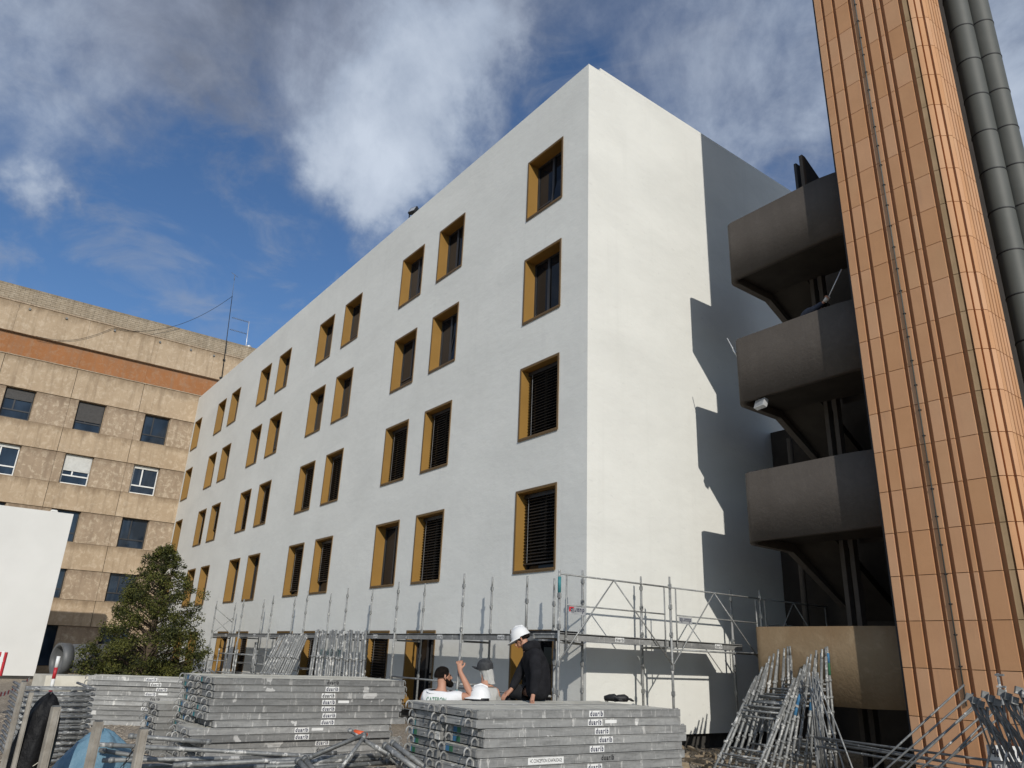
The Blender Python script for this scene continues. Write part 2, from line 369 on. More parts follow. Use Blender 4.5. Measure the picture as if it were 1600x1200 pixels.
M = dict(
    render=make_render(),
    gold=mat_noise('gold_aluminium', (0.27, 0.150, 0.036), (0.30, 0.168, 0.042), 1.2, 0.48, 0.0, bmp=0.04, bscale=20, var=0.12, spec=0.45),
    goldedge=mat_noise('gold_trim_edge', (0.13, 0.08, 0.033), (0.16, 0.098, 0.04), 2.0, 0.5, 0.0, bmp=0, spec=0.4),
    frame=mat_noise('anthracite_frame', (0.022, 0.023, 0.026), (0.032, 0.033, 0.036), 3, 0.45, 0.0, bmp=0),
    blind=mat_noise('dark_blind_slats', (0.030, 0.026, 0.024), (0.045, 0.040, 0.036), 5, 0.4, 0.2, bmp=0),
    glass=make_glass('window_glass'), glass2=make_glass('old_window_glass', (0.014, 0.022, 0.034), 0.4),
    tan=make_concrete('tan_concrete', (0.40, 0.30, 0.20), (0.48, 0.37, 0.255), (0.58, 0.47, 0.345), (0.19, 0.135, 0.085), 0.5),
    tanpier=make_concrete('tan_pier_concrete', (0.33, 0.25, 0.175), (0.40, 0.305, 0.215), (0.56, 0.46, 0.34), (0.18, 0.13, 0.09), 0.4, 0.8),
    tandark=make_concrete('bare_tan_concrete', (0.215, 0.155, 0.09), (0.265, 0.19, 0.115), (0.34, 0.26, 0.165), (0.20, 0.13, 0.07), 0.35, 0.35),
    orange_band=make_concrete('orange_painted_band', (0.31, 0.135, 0.055), (0.36, 0.16, 0.068), (0.36, 0.225, 0.14), (0.27, 0.17, 0.11), 0.6, 0.55),
    block=make_concrete('concrete_blocks', (0.31, 0.25, 0.18), (0.40, 0.33, 0.24), (0.47, 0.40, 0.31), (0.17, 0.14, 0.10), 0.45),
    mortar=mat_noise('mortar', (0.20, 0.17, 0.13), (0.26, 0.22, 0.17), 8, 0.95),
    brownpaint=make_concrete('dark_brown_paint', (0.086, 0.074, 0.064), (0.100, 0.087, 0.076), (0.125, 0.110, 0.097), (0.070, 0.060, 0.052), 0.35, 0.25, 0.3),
    stairdark=mat_noise('shade_dark_stair_concrete', (0.040, 0.034, 0.029), (0.055, 0.047, 0.040), 2.0, 0.9, 0, bmp=0.1, spec=0.15),  # dark brown, deepened so the colour carries the black shade inside the stairs
    tile=make_tile(), tilecore=mat_noise('cladding_core', (0.42, 0.22, 0.105), (0.48, 0.255, 0.125), 3, 0.9, 0, bmp=0.1),  # core kept darker than the tile, putting groove shade into its colour
    cornertan=mat_noise('grey_tan_corner', (0.27, 0.185, 0.10), (0.34, 0.235, 0.135), 2.5, 0.9, 0, bmp=0.1),  # greyer and darker than the tile, for one corner strip
    duct=mat_noise('grey_green_duct', (0.078, 0.082, 0.074), (0.095, 0.099, 0.09), 1.5, 0.6, 0.0, bmp=0.03, bscale=6),
    black=mat_noise('black_plate', (0.012, 0.012, 0.013), (0.02, 0.02, 0.021), 4, 0.6, 0, bmp=0.05),
    galv=make_galv(), galvdark=make_galv('dull_galvanised_steel', (0.125, 0.13, 0.13), (0.25, 0.255, 0.25), 0.62, 0.55, 0.3),
    galvtube=make_galv('splashed_tube_steel', (0.17, 0.175, 0.175), (0.34, 0.345, 0.335), 0.565, 0.55, 0.3),
    plank=make_plank(),
    ply=mat_noise('weathered_deck_top', (0.36, 0.35, 0.31), (0.50, 0.49, 0.44), 4, 0.85, 0, bmp=0.3, bscale=22),
    sticker=mat_noise('white_sticker', (0.70, 0.70, 0.68), (0.80, 0.80, 0.78), 6, 0.6, 0, bmp=0),
    ink=mat_noise('navy_print', (0.014, 0.016, 0.045), (0.018, 0.02, 0.055), 6, 0.6, 0, bmp=0),
    blackink=mat_noise('black_print', (0.012, 0.012, 0.014), (0.02, 0.02, 0.022), 6, 0.6, 0, bmp=0),
    greenink=mat_noise('green_print', (0.02, 0.17, 0.06), (0.025, 0.20, 0.07), 6, 0.7, 0, bmp=0),
    signgrey=mat_noise('worn_sign_plate', (0.30, 0.31, 0.32), (0.42, 0.43, 0.44), 6, 0.6, 0.1, bmp=0.05),
    bluepaint=mat_noise('blue_paint_mark', (0.02, 0.11, 0.24), (0.05, 0.18, 0.32), 9, 0.7, 0, bmp=0.1),
    tealpaint=mat_noise('teal_paint_mark', (0.02, 0.16, 0.18), (0.05, 0.24, 0.26), 9, 0.7, 0, bmp=0.1),
    greenpaint=mat_noise('green_paint_mark', (0.015, 0.10, 0.045), (0.04, 0.16, 0.08), 9, 0.7, 0, bmp=0.1),
    white=mat_noise('white_paint', (0.74, 0.74, 0.72), (0.80, 0.80, 0.78), 1.0, 0.6, 0, bmp=0.05),
    hoard=mat_noise('white_panel_sheet', (0.66, 0.655, 0.63), (0.71, 0.705, 0.68), 0.5, 0.7, 0, bmp=0.05, bscale=2),
    hat=mat_noise('white_helmet_plastic', (0.74, 0.74, 0.73), (0.80, 0.80, 0.79), 4, 0.35, 0, bmp=0),
    red=mat_noise('red_paint', (0.45, 0.02, 0.03), (0.52, 0.03, 0.04), 5, 0.5, 0, bmp=0),
    orangered=mat_noise('orange_red_plastic', (0.70, 0.10, 0.03), (0.75, 0.13, 0.04), 5, 0.5, 0, bmp=0),
    skin=mat_noise('skin', (0.42, 0.21, 0.135), (0.48, 0.25, 0.165), 9, 0.6, 0, bmp=0.05),
    hair=mat_noise('dark_hair', (0.006, 0.005, 0.004), (0.014, 0.010, 0.008), 30, 0.95, 0, spec=0.1, bmp=0.5, bscale=80),
    hoodie=mat_noise('black_fleece', (0.010, 0.010, 0.012), (0.018, 0.018, 0.021), 9, 0.95, 0, bmp=0.6, bscale=12, bdist=0.03, spec=0.2),
    trousers=mat_noise('dark_trousers', (0.02, 0.02, 0.022), (0.035, 0.034, 0.036), 9, 0.9, 0, bmp=0.3, bscale=14),
    tee=mat_noise('white_cotton', (0.72, 0.72, 0.72), (0.78, 0.78, 0.78), 5, 0.9, 0, bmp=0.5, bscale=9, bdist=0.03),
    greycloth=mat_noise('pale_grey_cloth', (0.44, 0.44, 0.42), (0.54, 0.54, 0.52), 5, 0.9, 0, bmp=0.5, bscale=12, bdist=0.03),
    capcloth=mat_noise('dark_cap_cloth', (0.025, 0.027, 0.03), (0.05, 0.052, 0.055), 25, 0.8, 0, bmp=0.4, bscale=40),
    denim=mat_noise('dark_blue_workwear', (0.025, 0.032, 0.055), (0.04, 0.05, 0.08), 9, 0.9, 0, bmp=0.4, bscale=12),
    blacksheet=mat_noise('black_plastic_sheet', (0.005, 0.005, 0.006), (0.011, 0.011, 0.012), 3, 0.6, 0, spec=0.2, bmp=0.7, bscale=7, bdist=0.05),
    tarp=mat_noise('blue_tarpaulin', (0.12, 0.23, 0.31), (0.18, 0.30, 0.38), 3, 0.55, 0, bmp=0.8, bscale=6, bdist=0.05),
    rustpost=mat_noise('muddy_steel_post', (0.26, 0.23, 0.19), (0.40, 0.37, 0.32), 7, 0.7, 0.1, bmp=0.3, bscale=25),
    timber=mat_noise('grey_brown_timber', (0.22, 0.17, 0.11), (0.33, 0.26, 0.18), 6, 0.9, 0, bmp=0.3, bscale=30),
    ground=make_ground(),
    plinth=mat_noise('dark_plinth', (0.035, 0.033, 0.03), (0.06, 0.056, 0.05), 4, 0.9, 0, bmp=0.2),
    kerb=mat_noise('cream_kerb', (0.55, 0.52, 0.44), (0.64, 0.61, 0.53), 3, 0.9, 0, bmp=0.2),
    rock=mat_noise('pebble_stone', (0.27, 0.22, 0.165), (0.52, 0.45, 0.35), 0.9, 0.9, 0, bmp=0.2, rnd=False, lo=.3, hi=.7),
    leaf=mat_noise('olive_leaf', (0.056, 0.062, 0.012), (0.115, 0.116, 0.027), 2.6, 0.7, 0, bmp=0, rnd=False, spec=0.25),
    leaf2=mat_noise('dark_olive_leaf', (0.018, 0.024, 0.006), (0.036, 0.042, 0.010), 2.6, 0.7, 0, bmp=0, rnd=False, spec=0.25),
    bark=mat_noise('tree_bark', (0.07, 0.05, 0.035), (0.12, 0.09, 0.06), 12, 0.95),
    pipegrey=mat_noise('grey_plastic_pipe', (0.085, 0.088, 0.09), (0.115, 0.118, 0.12), 2, 0.5, 0, bmp=0.05),
    alu=mat_noise('bright_aluminium', (0.60, 0.61, 0.62), (0.68, 0.69, 0.70), 4, 0.4, 0.5, bmp=0),
    shutter=mat_noise('white_roller_shutter', (0.58, 0.58, 0.55), (0.66, 0.66, 0.63), 6, 0.6, 0, bmp=0.05),
    darkshutter=mat_noise('dark_roller_shutter', (0.045, 0.042, 0.040), (0.06, 0.056, 0.053), 6, 0.6, 0, bmp=0.05),
)
leafnt = NT(M['leaf'].node_tree)
ORD = ['topmost', 'second from the top', 'third from the top', 'fourth from the top', 'fifth from the top', 'sixth from the top', 'seventh from the top',
       'eighth from the top', 'ninth from the top', 'tenth from the top', 'eleventh from the top', 'twelfth from the top', 'thirteenth from the top']

# ------------------------------------------------------------------ the ground
g = MB(); g.add([(-600, -600, 0), (600, -600, 0), (600, 600, 0), (-600, 600, 0)], [(0, 1, 2, 3)])
g.build('ground', M['ground'], kind='structure')

# ------------------------------------------------------------------ white rendered building
ROOF = 15.82; WBASE = 0.29; XL = -35.30; DEP = 12.0
XR = [-0.947, -5.479, -7.868, -12.407, -14.848, -19.425, -21.921, -26.409, -28.806, -33.478]; WW = 1.43
ZT = [14.15, 11.154, 8.156, 5.15, 2.15]; WH = 1.80
wb = thing('white_building', 'white rendered five storey block with gold framed windows and a sharp bright corner', 'building', (0, 0, 0))
xs = sorted([XL, 0.0]+[x for x in XR]+[x-WW for x in XR]); zs = sorted([WBASE, ROOF]+ZT+[z-WH for z in ZT])
holes = set()
for x in XR:
    for z in ZT: holes.add((round(x-WW, 3), round(z-WH, 3)))
mb = MB(); idx = {}
for i, x in enumerate(xs):
    for j, z in enumerate(zs): idx[i, j] = len(mb.v); mb.v.append((x, 0.0, z))
for i in range(len(xs)-1):
    for j in range(len(zs)-1):
        if (round(xs[i], 3), round(zs[j], 3)) in holes: continue
        mb.f.append((idx[i, j], idx[i+1, j], idx[i+1, j+1], idx[i, j+1])); mb.m.append(0); mb.s.append(False)
# gable wall, parapet inner faces, roof, underside, back
mb.add([(0, 0, WBASE), (0, DEP, WBASE), (0, DEP, ROOF), (0, 0, ROOF)], [(0, 1, 2, 3)])
mb.add([(XL, 0, ROOF), (0, 0, ROOF), (0, DEP, ROOF), (XL, DEP, ROOF)], [(0, 1, 2, 3)])
mb.add([(XL, DEP, WBASE), (0, DEP, WBASE), (0, DEP, ROOF), (XL, DEP, ROOF)], [(3, 2, 1, 0)])
mb.add([(XL, 0, WBASE), (0, 0, WBASE), (0, DEP, WBASE), (XL, DEP, WBASE)], [(3, 2, 1, 0)])
mb.build('wall', M['render'], wb)
mb = MB(); mb.box(-0.35, 0.40, ROOF+0.002, 0.0, DEP-.01, ROOF+0.10); mb.build('coping', M['render'], wb)
mb = MB(); mb.box(XL+.02, 0.14, -0.3, -0.14, DEP-.2, WBASE-.002); mb.build('plinth', M['plinth'], wb)
# reveal depth; the opaque near-black panes stand for dark, unlit rooms
RD = 0.39
wm = MB()
e = 0.045; pr = -0.014
wm.box(0, pr, 0, e, RD, WH); wm.box(WW-e, pr, 0, WW, RD, WH); wm.box(e, pr, WH-e, WW-e, RD, WH)
WMESH = wm.mesh('window', M['gold'])
sm_ = MB(); sm_.box(e, -0.03, -0.012, WW-e, RD, 0.035); sm_.box(-0.004, -0.03, -0.03, WW+.004, -0.016, 0.0); SILL = sm_.mesh('sill', M['goldedge'])
em = MB()
for (a, b, c, d) in ((-.012, -.012, .03, WH+.012), (WW-.03, -.012, WW+.012, WH+.012), (.03, WH-.03, WW-.03, WH+.012)): em.box(a, -0.020, b, c, -0.0145, d)
TRIM = em.mesh('trim', M['goldedge'])


def frame_mesh(mull, transom):
    f = MB(); t = 0.055; y0, y1 = 0.295, 0.36
    f.box(e, y0, .035, e+t, y1, WH-e); f.box(WW-e-t, y0, .035, WW-e, y1, WH-e)
    f.box(e+t, y0, .035, WW-e-t, y1, .035+t); f.box(e+t, y0, WH-e-t, WW-e-t, y1, WH-e)
    zt = .035+t
    if transom:
        zt = 0.46; f.box(e+t, y0, zt-.05, WW-e-t, y1, zt)
    if mull: f.box(mull-.04, y0-.012, zt, mull+.04, y1, WH-e-t)
    return f.mesh('frame', M['frame'])


FRAMES = {k: frame_mesh(*k) for k in ((0.62, 0), (0.72, 1), (0.72, 0), (0, 0))}
pm = MB(); pm.box(e+.01, .322, .05, WW-e-.01, .335, WH-e-.01); PANE = pm.mesh('pane', M['glass'])
sa = MB()  # a sash tilted inwards/outwards
for (x0, z0, x1, z1) in ((0, 0, .58, .05), (0, 1.5, .58, 1.55), (0, .05, .05, 1.5), (.53, .05, .58, 1.5)): sa.box(x0, -.02, z0, x1, .03, z1)
sa.box(.05, .0, .05, .53, .008, 1.5, 1); SASH = sa.mesh('sash', [M['frame'], M['glass']])


def blind_mesh(frac):
    b_ = MB(); top = WH-e; n = int(24*frac); p = 0.0705
    b_.box(e+.01, .19, top-.10, WW-e-.01, .275, top-.01)
    for i in range(n):
        z = top-.13-i*p
        b_.obox(((WW)/2, .232, z), ((WW-2*e-.05)/2, 0, 0), (0, .033, .021), (0, -.0022, .0035))
    z = top-.13-n*p; b_.box(e+.02, .208, z-.03, WW-e-.02, .256, z)
    for x in (.22, WW-.22): b_.box(x, .184, z, x+.005, .189, top-.1, 1)
    return b_.mesh('blind', [M['blind'], M['signgrey']])


BL = {f: blind_mesh(f) for f in (0.95, 0.86, 0.74, 0.62)}
BLINDS = {(0, 2): .95, (1, 2): .95, (2, 2): .95, (3, 2): .95, (4, 2): .86, (5, 2): .86, (6, 2): .95, (7, 2): .62,
          (0, 3): .86, (1, 3): .95, (3, 3): .74, (4, 3): .86, (2, 4): .95, (3, 4): .86, (4, 4): .95, (5, 4): .86, (8, 2): .95}
for ci, x in enumerate(XR):
    for ri, z in enumerate(ZT):
        w = inst('window', WMESH, wb, (x-WW, 0.0, z-WH))
        inst('trim', TRIM, w); inst('sill', SILL, w)
        key = (0.62, 0) if (ci+ri) % 3 else (0.72, 1)
        if ri >= 3 and ci == 2: key = (0.72, 0)
        inst('frame', FRAMES[key], w); inst('pane', PANE, w, (0, 0, 0), (random.uniform(-.004, .004), 0, random.uniform(-.004, .004)))
        if (ci, ri) in BLINDS: inst('blind', BL[BLINDS[ci, ri]], w)
        if (ci, ri) in ((0, 0), (2, 0), (1, 1)): inst('sash', SASH, w, (0.70, .22, .10), (math.radians(-7), 0, math.radians(0)))

# ------------------------------------------------------------------ old tan concrete building
X0 = -35.33
ob = thing('concrete_building', 'weathered tan concrete building with an orange band and a block parapet on its roof', 'building', (0, 0, 0))
Y0, Y1 = -20.65, 14.0
heads = [14.2, 11.15, 8.11, 5.07]; sills = [12.52, 9.5, 6.46, 3.56]
yR = [-1.34-3.47*k for k in range(6)]; w_ = 1.40
mb = MB(); mb.box(X0-9, Y0, 0.0, X0-0.32, Y1, 18.9); mb.build('core', M['mortar'], ob)
joints = [Y1, 10.85, 7.35, 3.85, 0.35]+[-3.15-3.5*k for k in range(6)]


def panel(y0, y1, z0, z1, out, mat, name='panel', g=0.012):
    p = MB(); p.box(X0-0.31, y0+g, z0+g, X0+out, y1-g, z1-g); return p.build(name, mat, ob)


bands = [(14.2, 15.93), (11.15, 12.52), (8.11, 9.5), (5.07, 6.46), (2.25, 3.56)]
for bi, (z0, z1) in enumerate(bands):
    for a, b in zip(joints[1:], joints[:-1]): panel(a, b, z0, z1, 0.05, M['tan'], 'spandrel_panel')
for a, b in zip(joints[1:], joints[:-1]):
    panel(a, b, 17.22, 18.92, 0.16, M['tan'], 'parapet_panel', 0.004)
    panel(a, b, 15.99, 17.20, -0.06, M['orange_band'], 'orange_panel', 0.002)
lm = MB(); lm.box(X0-.3, Y0, 15.935, X0+.09, Y1, 15.985); lm.build('ledge', M['tanpier'], ob)
lm = MB(); lm.box(X0-.35, Y0, 18.925, X0+.20, Y1, 18.99); lm.build('ledge', M['tanpier'], ob)
for hi, (zh, zsl) in enumerate(zip(heads, sills)):
    edges = [Y1]
    for y in yR: edges += [y, y-w_]
    edges.append(Y0)
    for k in range(0, len(edges), 2):
        b, a = edges[k], edges[k+1]
        cuts = [b]+[j for j in joints if a+.1 < j < b-.1]+[a]
        for c0, c1 in zip(cuts[1:], cuts[:-1]): panel(c0, c1, zsl, zh, 0.0, M['tanpier'], 'pier_panel', 0.006)
# ground floor
for b, a in ((Y1, -1.2), (-2.6, -4.6), (-7.2, -8.4), (-11.0, -12.0), (-14.6, Y0)): panel(a, b, 0.02, 2.25, 0.0, M['tanpier'], 'pier_panel', 0.006)
for b, a in ((-1.2, -2.6), (-4.6, -7.2), (-8.4, -11.0), (-12.0, -14.6)):
    f = MB(); f.box(X0-.25, a, .03, X0-.2, b, 2.24); f.build('pane', M['glass2'], ob)
WT = {}


def tan_window(style):
    if style in WT: return WT[style]
    mat = M['white'] if style == 'w' else M['frame']; h = 1.60; t = .05
    f = MB(); f.box(-.06, 0, 0, .0, t, h); f.box(-.06, w_-.08-t, 0, 0, w_-.08, h); f.box(-.06, t, 0, 0, w_-.08-t, t); f.box(-.06, t, h-t, 0, w_-.08-t, h)
    f.box(-.055, t, .42, -.002, w_-.08-t, .49); f.box(-.05, .46, .49, .004, .53, h-t)
    fr = f.mesh('frame', mat); p = MB(); p.box(-.045, .02, .02, -.035, w_-.10, h-.02); WT[style] = (fr, p.mesh('pane', M['glass2'])); return WT[style]


rv = MB()
rv.box(-.30, -.02, -.02, .02, .0, 1.66); rv.box(-.30, w_-.04, -.02, .02, w_-.02, 1.66); rv.box(-.30, 0.0, -.02, .045, w_-.04, .0); rv.box(-.30, 0.0, 1.64, .02, w_-.04, 1.66)
REV = rv.mesh('window', M['tan'])
SHUT = {}


def shutter(fr, mat):
    k = (fr, mat.name)
    if k not in SHUT:
        s_ = MB(); n = int(round(fr*1.55/.055))
        for i in range(n): s_.box(-.02, .03, 1.58-(i+1)*.055+.006, .012, w_-.11, 1.58-i*.055)
        SHUT[k] = s_.mesh('shutter', mat)
    return SHUT[k]


SH = {(0, 0): 0, (1, 0): (.68, 'darkshutter'), (2, 0): (.35, 'darkshutter'), (3, 0): (.5, 'darkshutter'), (0, 1): (.12, 'shutter'), (1, 1): (.55, 'shutter'), (2, 1): (.1, 'shutter')}
for k, y in enumerate(yR):
    for hi in range(4):
        w = inst('window', REV, ob, (X0-.16, y-w_+.02, sills[hi]+.03))
        fr, pn = tan_window('w' if hi == 1 else 'd'); inst('frame', fr, w, (-.05, .02, .01)); inst('pane', pn, w, (-.05, .02, .01))
        if SH.get((k, hi)): inst('shutter', shutter(SH[k, hi][0], M[SH[k, hi][1]]), w, (-.03, .02, .01))
# roof block wall, each course of blocks
bk = MB(); ch = 0.121; bl = 0.44
for c in range(8):
    y = Y0-(c % 2)*bl/2
    while y < Y1:
        z = 19.0+c*ch; o = random.uniform(-.006, .006)
        bk.box(X0-.25, y+.006, z+.005, X0-.02+o, min(y+bl-.006, Y1), z+ch-.006); y += bl
bk.build('block_courses', M['block'], ob, kind='stuff')
mm = MB(); mm.box(X0-.23, Y0, 18.99, X0-.045, Y1, 19.96); mm.build('mortar_bed', M['mortar'], ob)
mm = MB()
for y in (-9.7, -7.9, -5.4, -2.9, -1.1, .3): mm.box(X0+.16, y, 18.62, X0+.24, y+.10, 18.72)
mm.build('bracket', M['galvdark'], ob)

# ------------------------------------------------------------------ open stair tower with brown parapets
stt = thing('stair_tower', 'open concrete stair tower with brown rounded parapets shaded beside the white gable', 'stair tower', (0, 0, 0))
PY = 2.65; PX = 1.78


def arc(cx, cy, r, a0, a1, n=6): return [(cx+r*math.cos(math.radians(a0+(a1-a0)*i/n)), cy+r*math.sin(math.radians(a0+(a1-a0)*i/n))) for i in range(n+1)]


outer = [(PX, 4.05)]+arc(PX+.22, PY+.22, .22, 180, 270, 6)+[(4.0, PY), (4.25, PY+.012), (4.5, PY+.06), (4.75, PY+.15), (5.05, PY+.32)]


def offset(poly, d):
    out = []
    for i, p in enumerate(poly):
        a = Vector(poly[max(i-1, 0)]); b = Vector(poly[min(i+1, len(poly)-1)]); t = (b-a).normalized(); n = Vector((-t.y, t.x)); q = Vector(p)+n*d; out.append((q.x, q.y))
    return out


inner = offset(outer, .15)
levels = [(9.83, 11.27), (6.90, 8.34), (3.96, 5.35), (1.03, 2.34)]
for li, (z0, z1) in enumerate(levels):
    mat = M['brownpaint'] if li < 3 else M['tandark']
    p = MB(); n = len(outer); o = 0
    zb = [z0-.06+0.06*min(1, i/6) if i < 7 else z0+.05*(i-7)/5 for i in range(n)]
    p.v = [(a, b, zb[i]) for i, (a, b) in enumerate(outer)]+[(a, b, z1) for a, b in outer]+[(a, b, zb[i]) for i, (a, b) in enumerate(inner)]+[(a, b, z1) for a, b in inner]
    for i in range(n-1):
        for q in ((i, i+1, n+i+1, n+i), (3*n+i, 3*n+i+1, 2*n+i+1, 2*n+i), (n+i, n+i+1, 3*n+i+1, 3*n+i), (2*n+i, 2*n+i+1, i+1, i)):
            p.f.append(q); p.m.append(0); p.s.append(abs(q[0]-q[1]) == 1 and q[2] < 2*n and i > 0)
    p.f.append((0, n, 3*n, 2*n)); p.m.append(0); p.s.append(False); p.f.append((n-1, 3*n-1, 4*n-1, 2*n-1)); p.m.append(0); p.s.append(False)
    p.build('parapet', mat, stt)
    sl_ = MB(); sl_.prism([(PX+.16, 4.1)]+[(a, b) for a, b in inner[1:]]+[(5.05, 4.4)], z0+.10, z0+.28); sl_.build('landing_slab', M['stairdark'], stt)
    if li < 3:
        # flight going down behind the landing, with its outer stringer wall
        s2 = MB(); s2.prism([(4.052, z0-.06), (5.9, z0-1.06), (5.9, z0+.22), (4.052, z1-.004)], PX+.002, PX+.148, ax='x'); s2.build('stringer', mat if li < 3 else M['tandark'], stt)
        fl_ = MB(); fl_.prism([(4.1, z0+.10), (4.1, z0+.28), (6.4, z0-1.10), (6.4, z0-1.30)], PX+.16, 2.86, ax='x')
        for k in range(8): fl_.box(PX+.16, 4.12+k*.28, z0+.26-k*.17-.17, 2.86, 4.12+k*.28+.03, z0+.28-k*.17)
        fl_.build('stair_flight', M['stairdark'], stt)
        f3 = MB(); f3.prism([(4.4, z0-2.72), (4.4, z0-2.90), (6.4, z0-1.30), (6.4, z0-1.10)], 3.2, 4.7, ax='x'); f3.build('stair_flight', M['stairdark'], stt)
c_ = MB(); c_.box(2.90, 4.15, 0, 2.99, 4.32, 11.0); c_.build('column', M['brownpaint'], stt)
c_ = MB(); c_.box(3.10, 4.15, 0, 3.19, 4.32, 11.0); c_.build('column', M['brownpaint'], stt)
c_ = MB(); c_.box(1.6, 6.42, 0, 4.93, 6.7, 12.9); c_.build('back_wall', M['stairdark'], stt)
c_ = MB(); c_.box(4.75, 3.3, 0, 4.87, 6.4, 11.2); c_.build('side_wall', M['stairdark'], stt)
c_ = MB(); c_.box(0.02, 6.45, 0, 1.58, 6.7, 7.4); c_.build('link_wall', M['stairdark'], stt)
c_ = MB(); c_.tube((1.0, 5.75, 0), (1.0, 5.75, 6.9), .07, 8); c_.build('downpipe', M['brownpaint'], stt)
bpl = thing('roof_plates', 'pair of black steel plates standing on the topmost brown parapet', 'roof plates', (3.5, 3.1, 11.0), world=True)
c_ = MB(); c_.obox((3.52, 3.42, 11.65), (.03, 0, 0), (0, .42, 0), (0, 0, .55)); c_.build('plate', M['black'], bpl)
c_ = MB(); c_.prism([(2.98, 11.0), (2.98, 12.32), (3.10, 12.32), (4.3, 11.55), (4.3, 11.0)], 3.66, 3.72, ax='x'); c_.build('plate', M['black'], bpl)
c_ = MB(); c_.box(3.655, 2.96, 11.0, 3.735, 3.05, 12.3); c_.build('upright', M['brownpaint'], bpl)

# ------------------------------------------------------------------ orange ribbed tower
ot = thing('orange_tower', 'tall orange tower clad in ribbed panels with a rounded corner beside the stairs', 'tower', (0, 0, 0))
TX, TY = 4.797, 2.225
grooves = [(4.964, 5.028), (5.200, 5.272), (5.530, 5.598), (5.758, 5.833), (6.006, 6.077), (6.136, 6.212), (6.470, 6.544)]
TXS = 6.870; TYE = 3.138; GD = 0.072
core = MB(); core.prism([(TX+.03, TY+GD), (6.555, TY+GD)]+arc(6.52, TY+.36, .30, -85, 0, 6)+[(TXS-GD, TYE), (TXS-.25, TYE+.3), (TX+.03, TYE+.3)], -.02, 20.5); core.build('core', M['tilecore'], ot)
strips = [[(TX, TY+.05), (TX+.035, TY+.012), (TX+.06, TY)]]
prev = TX+.06
polys = []
lastx = TX
for gi, (a, b) in enumerate(grooves):
    l = lastx; poly = ([(l, TY+.30), (l, TY+.06), (l+.035, TY)] if gi == 0 else [(l+.004, TY+GD), (l, TY)])+[(a, TY), (a-.004, TY+GD)]
    if gi == 0: poly = [(l, TY+.30), (l, TY+.06), (l+.035, TY), (a, TY), (a-.004, TY+GD), (l+.03, TY+GD), (l+.03, TY+.30)]
    polys.append(poly); lastx = b
# corner: ribs and small flats turning towards the side face
cx, cy, cr = 6.495, TY+.375, .375


def cpt(a, d=0.0): return (cx+(cr-d)*math.cos(math.radians(a)), cy+(cr-d)*math.sin(math.radians(a)))


def corner_strip(a0, a1, out): return [cpt(a0, GD-.002)]+[cpt(a0+(a1-a0)*i/3, -out) for i in range(4)]+[cpt(a1, GD-.002)]


polys.append([(6.536, TY+GD), (6.552, TY), cpt(-78), cpt(-70), cpt(-70, GD-.002)])
cstr = [corner_strip(-66, -54, .022), corner_strip(-49, -36, .004), corner_strip(-31, -19, .020), corner_strip(-14, -1, .0)]
polys += cstr
ys_ = [TY+.405, TY+.535, TY+.665, TY+.795]
for y in ys_: polys.append([(TXS-GD, y+.004), (TXS, y), (TXS, y+.090), (TXS-.004, y+.094), (TXS-GD, y+.094)])
PJ = 0.6858; zj0 = 0.3267
SM = []
for pi_, poly in enumerate(polys):
    q = MB(); q.prism(poly, 0.005, PJ-.006); SM.append(q.mesh('panel', M['cornertan'] if pi_ == 7 else M['tile']))
for c in range(-1, 22):
    z = zj0+c*PJ
    for me in SM: inst('panel', me, ot, (0, 0, z))
wg = MB(); wg.box(TX+.05, TYE+.32, 0, 6.12, 7.4, 20.3); wg.build('rear_wing', M['stairdark'], ot)
up = MB()
for c in range(22, 30):
    for poly in polys: up.prism(poly, zj0+c*PJ+.005, zj0+(c+1)*PJ-.006)
up.build('upper_panels', M['tile'], ot, kind='stuff')
es = MB(); es.box(TX-.035, TY+.07, 0, TX-.004, TY+.30, 20.4); es.build('edge_joint', M['black'], ot)
cp = MB(); px = 5.688; cp.tube((px, TY-.022, 1.2), (px, TY-.022, 20), .012, 8); cp.build('conductor_pipe', M['duct'], ot)
cl = MB(); cl.obox((0, .010, 0), (.024, 0, 0), (0, .014, 0), (0, 0, .008)); cl.path([(0, 0, -.010), (0, 0, .010)], .017, 8); CLIP = cl.mesh('pipe_clip', M['black'])
for k in range(42): inst('pipe_clip', CLIP, ot, (px, TY-.022, 1.3+k*.44))

# ------------------------------------------------------------------ ducts behind the tower


def duct(x, y, r, z0, label):
    t = thing('vent_duct', label, 'duct', (x, y, 0), group='round ventilation ducts beside the orange tower')
    k = 0; z = z0
    body = MB(); body.lathe([(r, 0.012), (r, .888)], 28); me = body.mesh('duct_section', M['duct'])
    rg = MB(); rg.lathe([(r-.004, -.02), (r+.008, -.014), (r+.008, .010), (r-.004, .014)], 28); rm = rg.mesh('joint_ring', M['black'])
    while z < 24:
        inst('duct_section', me, t, (0, 0, z)); inst('joint_ring', rm, t, (0, 0, z)); z += 0.9
    return t


duct(6.73, 4.55, .225, -0.84, 'nearer grey green round ventilation duct running up beside the orange tower')
duct(7.01, 4.85, .22, -0.75, 'farther grey green round ventilation duct at the edge against the sky')

# ------------------------------------------------------------------ scaffold round the corner of the white building
sc = thing('scaffold', 'galvanised tube scaffold with one deck level round the corner of the white building', 'scaffold', (0, 0, 0))
DZ = 2.02


def collar(mb, x, y, z, r=.036):
    mb.path([(x, y, z-.035), (x, y, z+.035)], r, 8); mb.obox((x+.03, y-.02, z), (.02, 0, 0), (0, .012, 0), (0, 0, .045))


